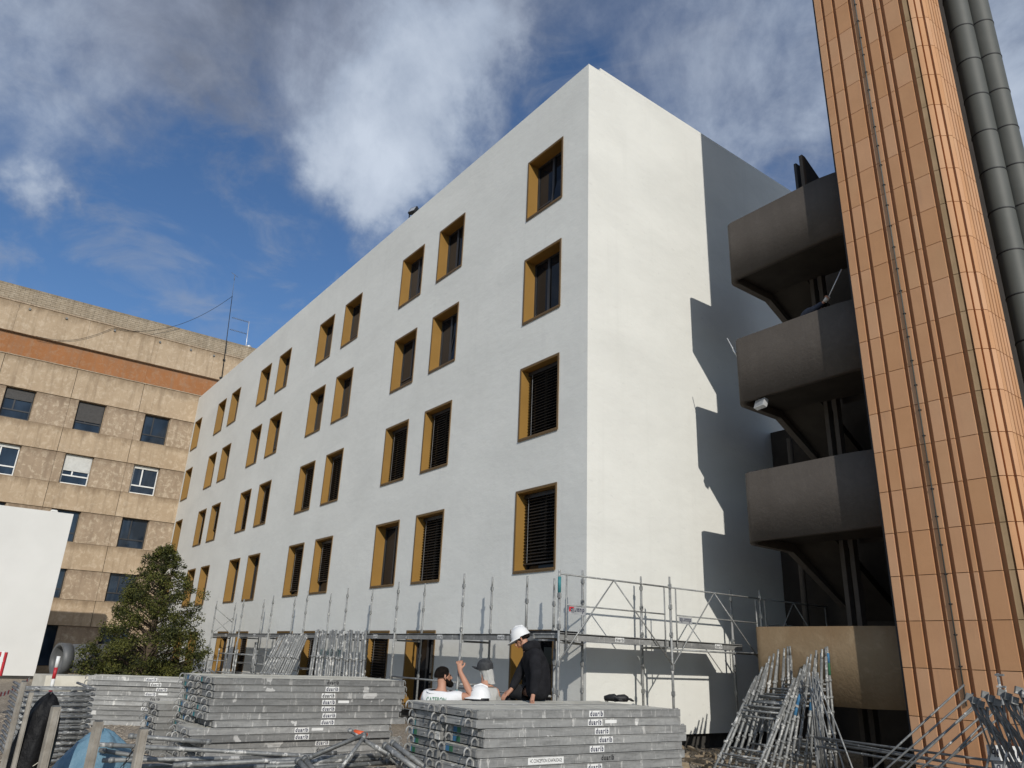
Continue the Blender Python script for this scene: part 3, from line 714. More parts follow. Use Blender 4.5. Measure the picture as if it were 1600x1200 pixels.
def post(x, y, z0=0.0, z1=3.2, teal=False):
    p = MB(); p.tube((x, y, z0), (x, y, z1-.22), .0245, 8); p.path([(x, y, z1-.22), (x, y, z1)], .019, 8)
    if z0 == 0: p.box(x-.07, y-.07, 0.003, x+.07, y+.07, .012); p.path([(x, y, .2), (x, y, .26)], .045, 8)
    for z in ([.55, 1.1, 1.55] if z0 < .5 else [])+[2.12, 2.62, 3.0]:
        if z < z1-.1: collar(p, x, y, z)
    o = p.build('post', M['galv'], sc)
    if teal:
        q = MB(); q.path([(x, y, 2.66), (x, y, 2.93)], .0285, 8); q.build('paint_mark', M['tealpaint'], o)
    return o


AX = [-2.66, -5.55, -8.40, -11.2, -14.1, -17.1, -20.4]
for i, x in enumerate(AX):
    post(x, -1.10, z1=3.25-.02*(i % 3)); post(x, -.36, z1=3.25)
post(1.10, -1.62, z1=3.05, teal=True); post(.33, -.40, z1=3.2); post(.36, -1.08, z0=.0, z1=2.0)
post(-.46, -1.10, z0=2.05, z1=3.08); post(-.52, -.38, z0=2.05, z1=3.1)
BY = [(1.14, 3.18), (3.95, 3.15), (6.55, 3.05)]
for y, zt in BY: post(1.10, y, z1=zt); post(.33, y+.02, z1=zt+.05)


def bar(name, p, q, r=.02, n=6, mat='galv'):
    b_ = MB(); b_.tube(p, q, r, n); return b_.build(name, M[mat], sc)


TX_DUARIB = text_mesh('duarib', M['ink'], .19, .058, 0.040, 0.10)
TX_DUARIB_K = text_mesh('duarib', M['blackink'], .19, .058, 0.040, 0.10)
stk = MB(); stk.box(-.108, -.037, -.0006, .108, .037, .0006); STK = stk.mesh('sticker', M['sticker'])
stk2 = MB(); stk2.box(-.09, -.018, -.0006, .09, .018, .0006); STRIP = stk2.mesh('sticker', M['sticker'])


def sdeck(x0, y0, x1, y1, z=DZ, face=None, fl=0):
    t = MB(); t.box(x0, y0, z-.02, x1, y1, z)
    if (y1-y0) > (x1-x0):
        t.box(x1-.03, y0, z-.11, x1, y1, z+.012); t.box(x0, y0, z-.09, x0+.03, y1, z-.02)
        for k in range(3): yy = y0+.02+k*(y1-y0-.09)/2; t.box(x0+.03, yy, z-.08, x1-.03, yy+.05, z-.02)
    else:
        t.box(x0, y0, z-.11, x1, y0+.03, z+.012); t.box(x0, y1-.03, z-.09, x1, y1, z-.02)
        for k in range(3): xx = x0+.02+k*(x1-x0-.09)/2; t.box(xx, y0+.03, z-.08, xx+.05, y1-.03, z-.02)
    return t.build('deck', M['plank'], sc)


axs = [.34]+AX
for i in range(len(axs)-1):
    a, b = axs[i+1], axs[i]
    d = sdeck(a+.03, -1.06, b-.03, -.40)
    s_ = inst('sticker', STK, d, ((a+b)/2+random.uniform(-.3, .6), -1.0625, DZ-.05), (math.pi/2, 0, 0)); inst('lettering', TX_DUARIB_K, s_, (0, 0, .001))
    bar('ledger', (a, -1.10, DZ-.14), (a, -.36, DZ-.14), .022); bar('ledger', (a, -1.10, 1.05), (a, -.36, 1.05), .018)
    if i < 6: bar('ledger', (a, -1.10, 1.08 if i % 2 else .98), (b if i else .3, -1.10, 1.08 if i % 2 else 1.0), .019)
bar('ledger', (axs[-1], -1.10, DZ+.95), (axs[-1], -.36, DZ+.45), .016); bar('brace', (axs[-1], -1.10, DZ), (axs[-1], -.36, DZ+.65), .012); bar('brace', (axs[-1], -1.1, DZ+.6), (axs[-1], -.36, DZ), .012)
bys = [-1.62, 1.14, 3.95]
for i in range(2):
    d = sdeck(.37, bys[i]+.03, 1.06, bys[i+1]-.03 if i == 0 else 3.30)
    y = bys[i]+1.45 if i == 0 else 2.55
    s_ = inst('sticker', STK, d, (1.0625, y, DZ-.05), (math.pi/2, 0, math.pi/2)); inst('lettering', TX_DUARIB_K, s_, (0, 0, .001))
for y in (1.14, 3.95): bar('ledger', (.33, y, DZ-.14), (1.10, y, DZ-.14), .022)
bar('ledger', (1.10, -1.62, DZ-.14), (.33, -.40, DZ-.14), .022)
bar('ledger', (1.10, 1.14, DZ-.16), (1.10, 3.95, DZ-.16), .018)


def guardrail(y0, y1, x=1.10, zt=2.98, red=False):
    p = MB(); p.tube((x, y0, zt), (x, y1, zt), .017, 6); p.tube((x, y0+.16, zt-.5), (x, y1-.16, zt-.5), .014, 6)
    p.tube((x, y0+.16, zt), (x, y0+.16, DZ-.30), .014, 6); p.tube((x, y1-.16, zt), (x, y1-.16, DZ-.30), .014, 6)
    ym = (y0+y1)/2-.12
    p.tube((x+.02, ym, zt), (x+.02, y0+.02, DZ-.42), .0125, 6); p.tube((x+.02, ym, zt), (x+.02, y1-.02, DZ-.42), .0125, 6)
    o = p.build('guardrail', M['galv'], sc)
    q = MB(); q.box(-.19, -.062, -.001, .19, .062, .001)
    s_ = inst('sign', q.mesh('sign', M['signgrey']), o, (x+.012, y0+.40, zt-.585), (math.pi/2, 0, math.pi/2))
    inst('lettering', text_mesh('duarib', M['ink'], .31, .085, 0.025, 0.12), s_, (0, 0, .0035), (0, 0, math.pi))
    if red:
        r_ = MB(); r_.box(-.19, .035, .0012, -.08, .062, .0018); r_.box(-.19, -.02, .0012, -.155, .035, .0018); inst('red_band', r_.mesh('red_band', M['red']), s_)


guardrail(-1.62, 1.14, red=True); guardrail(1.14, 3.95); guardrail(3.95, 6.55)
bl_ = MB(); bl_.box(-.62, -.95, DZ+.002, .26, -.45, DZ+.075); bl_.build('folded_sheet', M['black'], sc)

# ------------------------------------------------------------------ stacks of scaffold decks
PL, PWD, PH = 3.0, 0.725, 0.0865
pk = MB()
for x in (-.028, -PWD): pk.box(x, .012, .004, x+.028, PL-.012, PH-.004)
pk.box(-PWD-.006, .012, PH-.010, -PWD+.03, PL-.012, PH-.001); pk.box(-.03, .012, PH-.010, .006, PL-.012, PH-.001); pk.box(-.03, .012, .001, .004, PL-.012, .009)
SIDE = pk.mesh('side_rail', M['plank'])
pk = MB(); pk.box(-PWD+.03, .014, PH-.016, -.03, PL-.014, PH-.004)
for k in range(5): pk.box(-PWD+.05+k*.13, .03, PH-.005, -PWD+.065+k*.13, PL-.03, PH-.001)
TOPM = pk.mesh('deck_top', M['ply'])
pk = MB(); pk.box(-PWD+.004, 0.0, .006, -.004, .0118, PH-.006); pk.box(-PWD+.03, -.006, PH-.022, -.03, -.0003, PH-.014); pk.obox((-.36, -.004, .04), (.035, 0, .006), (0, .006, 0), (-.002, 0, .006)); ENDM = pk.mesh('end_plate', M['plank'])
pk = MB()
hk = [(0, .002, .040), (0, -.012, PH-.022), (0, -.030, PH-.004), (0, -.052, PH-.002), (0, -.070, PH-.016), (0, -.078, .050), (0, -.080, .012)]
pk.path(hk, [.009, .010, .011, .011, .011, .010, .007], 6); pk.obox((0, -.006, .045), (.016, 0, 0), (0, .006, 0), (0, 0, .036)); HOOK = pk.mesh('hook', M['plank'])
pk = MB(); pk.box(-.0, -.0016, .010, .075, .0, PH-.010); MARKS = {c: None for c in 'bgt'}
for c, mt in (('b', 'bluepaint'), ('g', 'greenpaint'), ('t', 'tealpaint')): MARKS[c] = pk.mesh('paint_mark', M[mt])
stacks = 'grey steel scaffold decks piled in stacks'


def plank(x, y, z, rz, label, st=None, marks=None, extra=None):
    t = thing('scaffold_deck', label, 'scaffold deck', (x, y, z), rz, stacks)
    inst('side_rail', SIDE, t); inst('deck_top', TOPM, t); inst('end_plate', ENDM, t); inst('end_plate', ENDM, t, (-PWD, PL, 0), (0, 0, math.pi))
    for hx in (-.10, -PWD+.10): inst('hook', HOOK, t, (hx, 0, 0)); inst('hook', HOOK, t, (hx, PL, 0), (0, 0, math.pi))
    if st is not None:
        kind, pos = st; rot = (math.pi/2, 0, math.pi/2); zc = PH*.5
        if kind == 'p': inst('lettering', TX_DUARIB_K, t, (.0012, pos, zc), rot)
        else:
            s_ = inst('sticker', STK, t, (.0012, pos, zc), rot); inst('lettering', TX_DUARIB if kind != 'k' else TX_DUARIB_K, s_, (0, 0, .001), (0, 0, 0))
        if kind == 's': inst('sticker', STRIP, t, (.0012, pos+.24, zc+.005), rot)
    for c, mx_ in (marks or []): inst('paint_mark', MARKS[c], t, (mx_, -.0008, 0))
    if extra: extra(t)
    return t


def hc_label(t):
    q = MB(); q.box(-.24, -.034, -.0006, .24, .034, .0006)
    s_ = inst('sticker', q.mesh('sticker', M['sticker']), t, (.0014, .86, PH*.5), (math.pi/2, 0, math.pi/2))
    inst('lettering', text_mesh('HC CONCEPTION ECHAFAUDAGE', M['blackink'], .43, .036, 0.01, 0), s_, (0, 0, .001))


# front right stack, two columns (the seated man leans on it)
NC = 11; topC = 1.09; dz = topC/12
rzC = -math.atan2(.03, 1.0)
kindsC = ['w', 's', 'w', 'w', 'w', 'p', 'w', 'w', 'k', 'w', 'w', 'w']; posC = [1.62, 1.60, 1.61, 1.67, 1.62, 1.74, 1.60, 1.55, 1.6, 1.6, 1.6, 1.6]
for c, (cxo, cyo) in enumerate(((4.20, -5.30), (3.44, -5.28))):
    for k in range(12):
        z = topC-(k+1)*dz
        jx, jy = random.uniform(-.012, .012), random.uniform(-.03, .03)
        if c == 0 and k in (2, 3): jy += .05
        lab = 'steel deck, %s, %s column of the stack bearing the helmet' % (ORD[k], ('near', 'rear')[c])
        mk = []
        if c == 0 and k in (2, 3, 4): mk = [('b', -.60), ('g', -.525)]
        if c == 0 and k == 7: mk = [('b', -.61), ('t', -.30)]
        if c == 1 and 2 <= k <= 8: mk = [('b', -.66), ('g', -.585)] if k != 2 else [('t', -.66)]
        plank(cxo+jx, cyo+jy, z, rzC, lab, (kindsC[k], posC[k]) if c == 0 else None, mk, hc_label if (c == 0 and k == 5) else None)
# middle stack, three columns
topB = 1.19; dzB = topB/13
posB = [1.78, 1.73, 1.68, 1.74, 1.76, 1.82, 1.69, 1.56, 1.55, 1.69, 1.69, 1.7, 1.7]; kB = ['p', 'w', 'k', 's', 'w', 'w', 'w', 's', 'w', 'w', 'p', 'w', 'w']
for c, (cxo, cyo, n0) in enumerate(((-.28, -6.69, 0), (-1.04, -6.70, 0), (-2.05, -6.92, 5))):
    for k in range(n0, 13):
        z = topB-(k+1)*dzB; jx, jy = random.uniform(-.015, .015), random.uniform(-.03, .03)
        if c == 0: jy += (0, 0, .02, .0, .03, .0, .06, -.20, -.18, .0, .02, 0, 0)[k]; jx += (0, 0, 0, 0, 0, 0, 0, .07, .06, 0, 0, 0, 0)[k]
        if c == 1: jy += -.06 if k > 6 else .0
        mk = []
        if c == 0 and k in (0, 4, 5): mk = [('b', -.66), ('t', -.60)]
        if c == 1 and 0 <= k < 9: mk = [('t' if k % 2 else 'b', -.5-.05*(k % 3)), ('g', -.66)]
        if c == 2 and k in (7, 8, 9, 10): mk = [('g', -.70), ('b', -.62), ('b', -.55)]
        lab = 'steel deck, %s, %s column of the middle stack' % (ORD[k-n0], ('near', 'second', 'low third')[c])
        plank(cxo+jx, cyo+jy, z, random.uniform(-.006, .006), lab, (kB[k], posB[k]+random.uniform(-.03, .03)) if c == 0 else None, mk)
# left rear stack
topA = 0.93; dzA = topA/10; rzA = -math.atan2(.79, 1.66)
kA = ['w', 'k', 'w', 's', 'p', None, 'w', None, None, None]
for k in range(10):
    z = topA-(k+1)*dzA
    lab = 'steel deck, %s of the pale stack before the tree' % ORD[k]
    plank(-7.25+random.uniform(-.02, .02), -7.13+random.uniform(-.03, .03), z, rzA, lab, (kA[k], 1.22+.1*((k*7) % 3)) if kA[k] else None, [])
# things lying on the stack
gl = thing('work_gloves', 'pair of dark work gloves dropped on the stack of decks by the scaffold', 'gloves', (2.98, -2.22, topC))
for q, (dx, dy, a) in enumerate(((0, 0, .3), (.10, .09, 1.1))):
    gm = MB(); gm.path([(-.12, 0, .03), (-.05, .01, .045), (.03, .0, .05), (.08, .0, .035)], [.035, .045, .05, .035], 8)
    for f in range(4): gm.path([(.06, -.035+f*.024, .035), (.11, -.045+f*.03, .04), (.15, -.05+f*.032, .015)], [.014, .013, .010], 6)
    gm.path([(0, .04, .04), (.05, .09, .03)], [.017, .012], 6)
    inst('glove', gm.mesh('glove', M['black']), gl, (dx, dy, 0), (0, 0, a))


def helmet_parts(parent, loc, rot=(0, 0, 0), sc_=1.0):
    h = MB(); pr_ = [(.128, -.012), (.125, .0), (.118, .035), (.108, .07), (.088, .105), (.058, .128), (.025, .137), (.0, .139)]
    h.lathe(pr_, 24); h.path([(-.11, 0, .05), (-.07, 0, .122), (0, 0, .146), (.07, 0, .122), (.11, 0, .05)], [.006, .012, .014, .012, .006], 6)
    vs = []; n = 25; o = len(h.v)
    for i in range(n):
        a = math.radians(-95+190*i/(n-1)); ext = .055*max(0, math.cos(a*.95))+.010
        h.v.append((.122*math.cos(a), .122*math.sin(a), .004)); h.v.append(((.125+ext)*math.cos(a), (.125+ext*.6)*math.sin(a), -.022))
        h.v.append((.122*math.cos(a), .122*math.sin(a), -.004)); h.v.append(((.125+ext)*math.cos(a), (.125+ext*.6)*math.sin(a), -.027))
    for i in range(n-1):
        b = o+i*4
        for q in ((b, b+1, b+5, b+4), (b+2, b+6, b+7, b+3), (b+1, b+3, b+7, b+5)): h.f.append(q); h.m.append(0); h.s.append(True)
    for (ax, ay) in ((.09, .06), (.09, -.06)): h.path([(ax, ay, .075), (ax+.008, ay+.005*(1 if ay > 0 else -1), .077)], .008, 6, 1)
    o = inst('hard_hat', h.mesh('hard_hat', [M['hat'], M['signgrey']]), parent, loc, rot); o.scale = (sc_*1.08, sc_*.92, sc_)
    return o


hh = thing('safety_helmet', 'white safety helmet resting upside right on top of the stack of decks', 'helmet', (2.74, -4.28, topC+.018), math.radians(233))
helmet_parts(hh, (0, 0, .02))
hb = MB(); hb.lathe([(.112, -.03), (.115, .0), (.108, .02)], 20); hb.path([(.09, .06, -.0), (.12, .13, -.02), (.02, .18, -.024), (-.08, .14, -.02), (-.09, .06, 0)], .007, 6); hb.build('harness', M['black'], hh)

# ------------------------------------------------------------------ people


def skinned(name, chains, mat, parent, sub=2, root=0):
    """one continuous surface grown over a branching skeleton; chains: list of [(key or xyz, radius), ...]"""
    vs, es, rs, keys = [], [], [], {}
    for ch in chains:
        last = None
        for p, r in ch:
            k = tuple(round(c, 3) for c in p)
            if k not in keys: keys[k] = len(vs); vs.append(p); rs.append(r)
            i = keys[k]
            if last is not None and last != i: es.append((last, i))
            last = i
    me = bpy.data.meshes.new(name); me.from_pydata(vs, es, []); o = inst(name, me, parent)
    me.materials.append(mat)
    mo = o.modifiers.new('skin', 'SKIN'); mo.use_smooth_shade = True
    for i, d in enumerate(me.skin_vertices[0].data):
        r = rs[i]; d.radius = r if isinstance(r, tuple) else (r, r); d.use_root = (i == root)
    sb = o.modifiers.new('subsurf', 'SUBSURF'); sb.levels = sub; sb.render_levels = sub
    return o


def lerp(a, b, t): return tuple(x+(y-x)*t for x, y in zip(a, b))


def hand_chain(wrist, direction, palm_n, curl=0.5, size=1.0, spread=1.0):
    """palm and five fingers as chains to add to a body skeleton"""
    d = Vector(direction).normalized(); nrm = Vector(palm_n).normalized(); nrm = (nrm-d*nrm.dot(d)).normalized(); side = d.cross(nrm)
    w = Vector(wrist); pc = w+d*.045*size
    chains = [[(tuple(w), .026*size), (tuple(pc), (.034*size, .022*size))]]
    for i, (off, ln) in enumerate(((-.030, .072), (-.010, .082), (.010, .078), (.029, .060))):
        kb = w+d*.09*size+side*off*size*spread; k1 = kb+(d*math.cos(curl)+nrm*math.sin(curl))*ln*.45*size; k2 = k1+(d*math.cos(curl*2.1)+nrm*math.sin(curl*2.1))*ln*.35*size
        k3 = k2+(d*math.cos(curl*2.9)+nrm*math.sin(curl*2.9))*ln*.28*size
        chains.append([(tuple(pc), (.034*size, .022*size)), (tuple(kb), .0115*size), (tuple(k1), .0095*size), (tuple(k2), .0088*size), (tuple(k3), .0075*size)])
    tb = w+d*.035*size-side*.034*size; t1 = tb+(d*.55-side*.6+nrm*.35).normalized()*.036*size; t2 = t1+(d*.85+nrm*.5).normalized()*.03*size
    chains.append([(tuple(pc), (.034*size, .022*size)), (tuple(tb), .014*size), (tuple(t1), .0115*size), (tuple(t2), .009*size)])
    return chains


def face_chain(hc, facing, up, r=.078):
    f = Vector(facing).normalized(); u = Vector(up).normalized(); u = (u-f*u.dot(f)).normalized(); c = Vector(hc)
    return [[(hc, (.078, .092)), (tuple(c+f*.042+u*.012), .056), (tuple(c+f*.052-u*.030), .044), (tuple(c+f*.050-u*.070), .034)]]


def head_parts(parent, c, facing, up, size=1.0, hair='hair', beard=False, hair_len=0.5):
    """nose, ears, eyes, brows and hair round a head whose skull is part of the body mesh; c = skull centre"""
    f = Vector(facing).normalized(); u = Vector(up).normalized(); u = (u-f*u.dot(f)).normalized(); s = u.cross(f); c = Vector(c)
    def P(a, b, d): return tuple(c+f*a*size+s*b*size+u*d*size)
    nm = MB(); nm.path([P(.083, 0, .02), P(.100, 0, -.005), P(.113, 0, -.022), P(.092, 0, -.034)], [.008*size, .011*size, .014*size, .009*size], 7)
    for e_ in (-1, 1):
        nm.path([P(.0, .076*e_, .022), P(-.012, .086*e_, .026), P(-.016, .087*e_, .002), P(-.004, .080*e_, -.026)], [.010*size, .013*size, .012*size, .008*size], 6)
    nm.build('face_features', M['skin'], parent)
    ey = MB()
    for e_ in (-1, 1):
        ey.path([P(.082, .030*e_, .014), P(.089, .031*e_, .014)], .009*size, 8)
    ey.build('eyes', M['hair'], parent)
    mo_ = MB(); mo_.path([P(.088, -.022, -.058), P(.095, 0, -.057), P(.088, .022, -.058)], .005*size, 6); mo_.build('mouth', M['red'] if not beard else M['skin'], parent)
    hm = MB(); n, m_ = 18, 8
    if hair:
        o = 0
        for i in range(m_+1):
            th = math.radians(100*i/m_)
            for k in range(n):
                ph = 2*math.pi*k/n; fr_ = math.cos(ph)
                lim = 1.0 if fr_ < .35 else max(.40, 1-.85*(fr_-.35))
                t2 = th*lim; rr = .097*(1+random.uniform(-.03, .03))
                hm.v.append(P((rr*math.sin(t2)*math.cos(ph))*1.10-.012, rr*math.sin(t2)*math.sin(ph)*.90, rr*math.cos(t2)*1.08+.022))
        for i in range(m_):
            for k in range(n): hm.f.append((i*n+k, i*n+(k+1) % n, (i+1)*n+(k+1) % n, (i+1)*n+k)); hm.m.append(0); hm.s.append(True)
        hm.build('hair', M[hair], parent)
    if beard:
        bm_ = MB(); ring = []
        bm_.path([P(.0, -.074, -.015), P(.035, -.068, -.062), P(.078, -.034, -.088), P(.097, 0, -.092), P(.078, .034, -.088), P(.035, .068, -.062), P(.0, .074, -.015)], [.010, .024, .034, .040, .034, .024, .010], 8)
        bm_.path([P(.090, -.030, -.050), P(.100, 0, -.044), P(.090, .030, -.050)], [.007, .010, .007], 6)
        bm_.build('beard', M['hair'], parent)


IMG = math.radians(53.1)
# --- man in a black hooded top, seated on the rear edge of the front right stack
p1 = thing('person', 'person in black hooded top and white hard hat sitting on the stack of decks', 'person', (2.83, -3.52, topC), IMG)
nk = (-.085, .0, .60); hc = (-.150, .02, .735)
ls, rs_ = (.02, -.17, .545), (-.06, .17, .535)
lel, rel = (.035, -.34, .30), (-.20, .20, .26)
lw, rw = (-.005, -.45, .055), (-.285, .10, .10)
pel = (.06, .02, .11); ch1 = (.06, .0, .30); ch2 = (-.01, 0, .47)
body = [[(pel, .08), (ch1, .085), (ch2, .09), (nk, .052), (lerp(nk, hc, .55), .05), (hc, (.078, .092)), ((-.160, .02, .785), (.07, .085))],
        [(ch2, .09), (ls, .05), (lel, .038), (lw, .027)], [(ch2, .09), (rs_, .05), (rel, .038), (rw, .027)],
        [(pel, .07), ((-.16, .25, .09), .05), ((-.28, .44, .06), .06), ((-.30, .42, -.36), .045), ((-.42, .55, -.42), .035)],
        [(pel, .07), ((-.02, .34, .09), .05), ((-.12, .56, .06), .06), ((-.12, .52, -.36), .045), ((-.24, .64, -.42), .035)]]
body += hand_chain(lw, (-.06, -.55, -.42), (.3, -.5, -.8), .15)
body += hand_chain(rw, (-.75, -.35, -.55), (-.2, .2, -1), .35)
body += face_chain(hc, (-.86, .25, -.45), (-.42, .1, .9))
skinned('body', body, M['skin'], p1)
top = [[((.07, .03, -.01), .175), ((.08, .01, .20), .175), ((.065, .0, .38), .178), ((.0, 0, .515), .155), ((-.055, .0, .61), .105), ((-.085, .005, .665), .085)],
       [((.0, 0, .515), .155), (ls, .098), (lerp(ls, lel, .5), .086), (lel, .076), (lerp(lel, lw, .55), .066), (lerp(lel, lw, .93), .048)],
       [((.0, 0, .515), .155), (rs_, .095), (lerp(rs_, rel, .5), .076), (rel, .066), (lerp(rel, rw, .55), .055), (lerp(rel, rw, .9), .042)]]
skinned('hooded_top', top, M['hoodie'], p1)
hd = MB(); hd.path([(-.14, -.13, .64), (-.06, -.12, .665), (.02, -.04, .665), (.03, .05, .66), (-.04, .13, .66), (-.13, .13, .63)], [.04, .066, .08, .078, .066, .04], 9)
hd.path([(.045, .0, .62), (.09, .0, .56), (.10, .0, .50)], [.06, .055, .03], 8); hd.build('hood', M['hoodie'], p1)
tr = [[((.06, .02, .06), (.16, .14)), ((-.06, .13, .075), .125), ((-.16, .25, .09), .105), ((-.28, .44, .06), .080), ((-.30, .42, -.34), .065)], [((.06, .02, .06), (.16, .14)), ((.03, .18, .08), .125), ((-.02, .34, .09), .105), ((-.12, .56, .06), .080), ((-.12, .52, -.34), .065)]]
skinned('trousers', tr, M['trousers'], p1)
fdir = Vector((-.86, .25, -.45)); udir = Vector((-.42, .1, .9))
head_parts(p1, hc, fdir, udir, hair='hair')
helmet_parts(p1, tuple(Vector(hc)+udir.normalized()*.052+fdir.normalized()*.005), (0.0, math.radians(27), math.radians(166)))

# --- bearded man in a white tee behind the stack, arm raised
p2 = thing('person', 'bearded person in white tee with green lettering raising a bare arm behind the stack', 'person', (2.38, -4.64, 0.03), IMG); p2.scale = (1.04, 1.04, 1.04)
pel = (0, 0, .58); ch1 = (-.01, 0, .78); ch2 = (-.01, 0, .96); nk = (.005, .0, 1.09); hc = (.015, .02, 1.255)
ls, rs_ = (-.175, .0, 1.035), (.17, -.02, 1.035)
lel, lw = (-.24, .10, .80), (-.12, .28, .72)
rel, rw = (.385, -.08, 1.055), (.215, -.02, 1.335)
body = [[(pel, .14), (ch1, .13), (ch2, (.15, .11)), (nk, .058), (lerp(nk, hc, .5), .056), (hc, (.082, .096)), ((.010, .02, 1.305), (.075, .09))],
        [(ch2, (.15, .11)), (ls, .062), (lel, .045), (lw, .029)], [(ch2, (.15, .11)), (rs_, .062), (lerp(rs_, rel, .5), .054), (rel, .043), (lerp(rel, rw, .35), .046), (rw, .028)],
        [(pel, .14), ((-.11, .18, .33), .09), ((-.12, .30, .09), .06), ((-.12, -.02, .07), .05), ((-.12, -.2, .06), .04)], [(pel, .14), ((.11, .18, .33), .09), ((.12, .30, .09), .06), ((.12, -.02, .07), .05), ((.12, -.2, .06), .04)]]
body += hand_chain(rw, (-.15, .05, 1.0), (.15, 1.0, 0), 1.05, 1.08)
body += hand_chain(lw, (.6, .7, 0), (0, 0, -1), .4)
body += face_chain(hc, (.88, .48, .12), (0, 0, 1))
skinned('body', body, M['skin'], p2)
tee = [[((0, 0, .56), (.185, .15)), ((-.01, 0, .78), (.19, .15)), ((-.01, 0, .95), (.205, .138)), ((0, 0, 1.045), (.16, .105)), ((.005, 0, 1.085), .080)],
       [((-.01, 0, .95), (.205, .138)), (ls, .090), (lerp(ls, lel, .55), .072)], [((-.01, 0, .95), (.205, .138)), (rs_, .092), (lerp(rs_, rel, .62), .070)]]
skinned('tee_shirt', tee, M['tee'], p2)
skinned('trousers', [[((0, 0, .56), (.17, .15)), ((-.11, .18, .33), .11), ((-.12, .30, .09), .085), ((-.12, -.02, .08), .07)], [((0, 0, .56), (.17, .15)), ((.11, .18, .33), .11), ((.12, .30, .09), .085), ((.12, -.02, .08), .07)]], M['trousers'], p2)
head_parts(p2, hc, (.88, .48, .12), (0, 0, 1), hair='hair', beard=True)
inst('lettering', text_mesh('CATERON', M['greenink'], .24, .062, .0, 0), p2, (-.035, -.178, 1.005), (math.radians(83), 0, math.radians(-6)))
tt = thing('loose_tube', 'thin teal and grey scaffold tube held upright in the raised hand', 'tube', (2.38, -4.64, 0.03), IMG); tt.scale = (1.04, 1.04, 1.04)
q = MB(); q.tube((.165, .035, .12), (.205, .035, 1.66), .014, 8); q.build('tube', M['galv'], tt); q = MB(); q.path([(.180, .035, .70), (.190, .035, 1.12)], .0155, 8); q.build('paint_mark', M['tealpaint'], tt)

# --- third worker with dark cap and white neck cloth
p3 = thing('person', 'person in dark cap with white neck cloth and pale shirt crouching behind the helmet', 'person', (2.02, -3.72, 0.04), IMG)
pel = (0.02, .05, .62); ch1 = (.02, .03, .85); ch2 = (.02, .02, 1.06); nk = (.01, .03, 1.22); hc = (-.005, .07, 1.40)
body = [[(pel, .13), (ch1, .13), (ch2, .12), (nk, .055), (lerp(nk, hc, .5), .053), (hc, (.08, .09)), ((-.005, .075, 1.45), .075)],
        [(ch2, .12), ((-.17, .03, 1.11), .058), ((-.22, .15, .88), .044), ((-.10, .36, .90), .028)], [(ch2, .12), ((.17, .03, 1.11), .058), ((.22, .15, .88), .044), ((.10, .36, .90), .028)],
        [(pel, .13), ((-.11, .20, .36), .09), ((-.12, .30, .09), .06), ((-.12, -.02, .07), .05)], [(pel, .13), ((.11, .20, .36), .09), ((.12, .30, .09), .06), ((.12, -.02, .07), .05)]]
body += hand_chain((-.10, .36, .90), (.4, .8, .1), (0, 0, -1), .5)+hand_chain((.10, .36, .90), (-.4, .8, .1), (0, 0, -1), .5)
body += face_chain(hc, (-.35, .9, -.15), (0, 0, 1))
skinned('body', body, M['skin'], p3)
skinned('shirt', [[((.02, .05, .58), (.17, .15)), ((.02, .03, .85), (.175, .145)), ((.02, .02, 1.05), (.165, .13)), ((.015, .03, 1.17), .10)], [((.02, .02, 1.05), (.165, .13)), ((-.155, .03, 1.10), .085), ((-.22, .15, .88), .068), ((-.13, .30, .90), .05)],
                 [((.02, .02, 1.05), (.165, .13)), ((.155, .03, 1.10), .085), ((.22, .15, .88), .068), ((.13, .30, .90), .05)]], M['greycloth'], p3)
skinned('trousers', [[((.02, .05, .6), (.17, .15)), ((-.11, .20, .36), .11), ((-.12, .30, .09), .085), ((-.12, -.02, .08), .07)], [((.02, .05, .6), (.17, .15)), ((.11, .20, .36), .11), ((.12, .30, .09), .085), ((.12, -.02, .08), .07)]], M['trousers'], p3)
head_parts(p3, hc, (-.35, .9, -.15), (0, 0, 1), hair='hair')
cpm = MB(); cpm.lathe([(.112, -.03), (.116, .01), (.108, .06), (.08, .10), (.04, .118), (0, .122)], 18, (-.005, .065, 1.415)); cpm.path([(-.09, .10, 1.40), (-.15, .14, 1.41), (-.19, .16, 1.425)], [.02, .016, .006], 6)
cpm.build('cap', M['capcloth'], p3)
nc = MB(); N = 11; rows = 6
for j in range(rows):
    for i in range(N):
        a = math.radians(-165+150*i/(N-1)); r = .112-.004*j+.012*math.sin(i*2.1+j*.8)*(j/2); nc.v.append((.01+.012*j+r*math.cos(a)*.9, .06+r*math.sin(a)*.9, 1.40-.038*j+.006*math.sin(i*1.7)))
for j in range(rows-1):
    for i in range(N-1): nc.f.append((j*N+i, j*N+i+1, (j+1)*N+i+1, (j+1)*N+i)); nc.m.append(0); nc.s.append(True)
nc.build('neck_cloth', M['greycloth'], p3)

# --- worker on the second landing of the stair tower
p4 = thing('person', 'person in dark blue workwear bending over a brown parapet with a roller pole', 'person', (3.45, 3.10, 7.18))
pel = (-.25, .05, 1.02); ch1 = (-.10, .0, 1.24); ch2 = (.06, -.06, 1.34); nk = (.20, -.10, 1.37); hc = (.31, -.11, 1.37)
body = [[(pel, .13), (ch1, .13), (ch2, .12), (nk, .055), (hc, .085)], [(ch2, .12), ((.12, -.25, 1.30), .055), ((.32, -.34, 1.27), .043), ((.54, -.36, 1.34), .028)], [(ch2, .12), ((.12, .12, 1.3), .055), ((.32, .05, 1.15), .043), ((.5, -.1, 1.2), .028)],
        [(pel, .13), ((-.2, .1, .5), .085), ((-.22, .1, .08), .05), ((-.08, .0, .04), .04)], [(pel, .13), ((-.05, .2, .5), .085), ((-.05, .2, .08), .05), ((.1, .1, .04), .04)]]
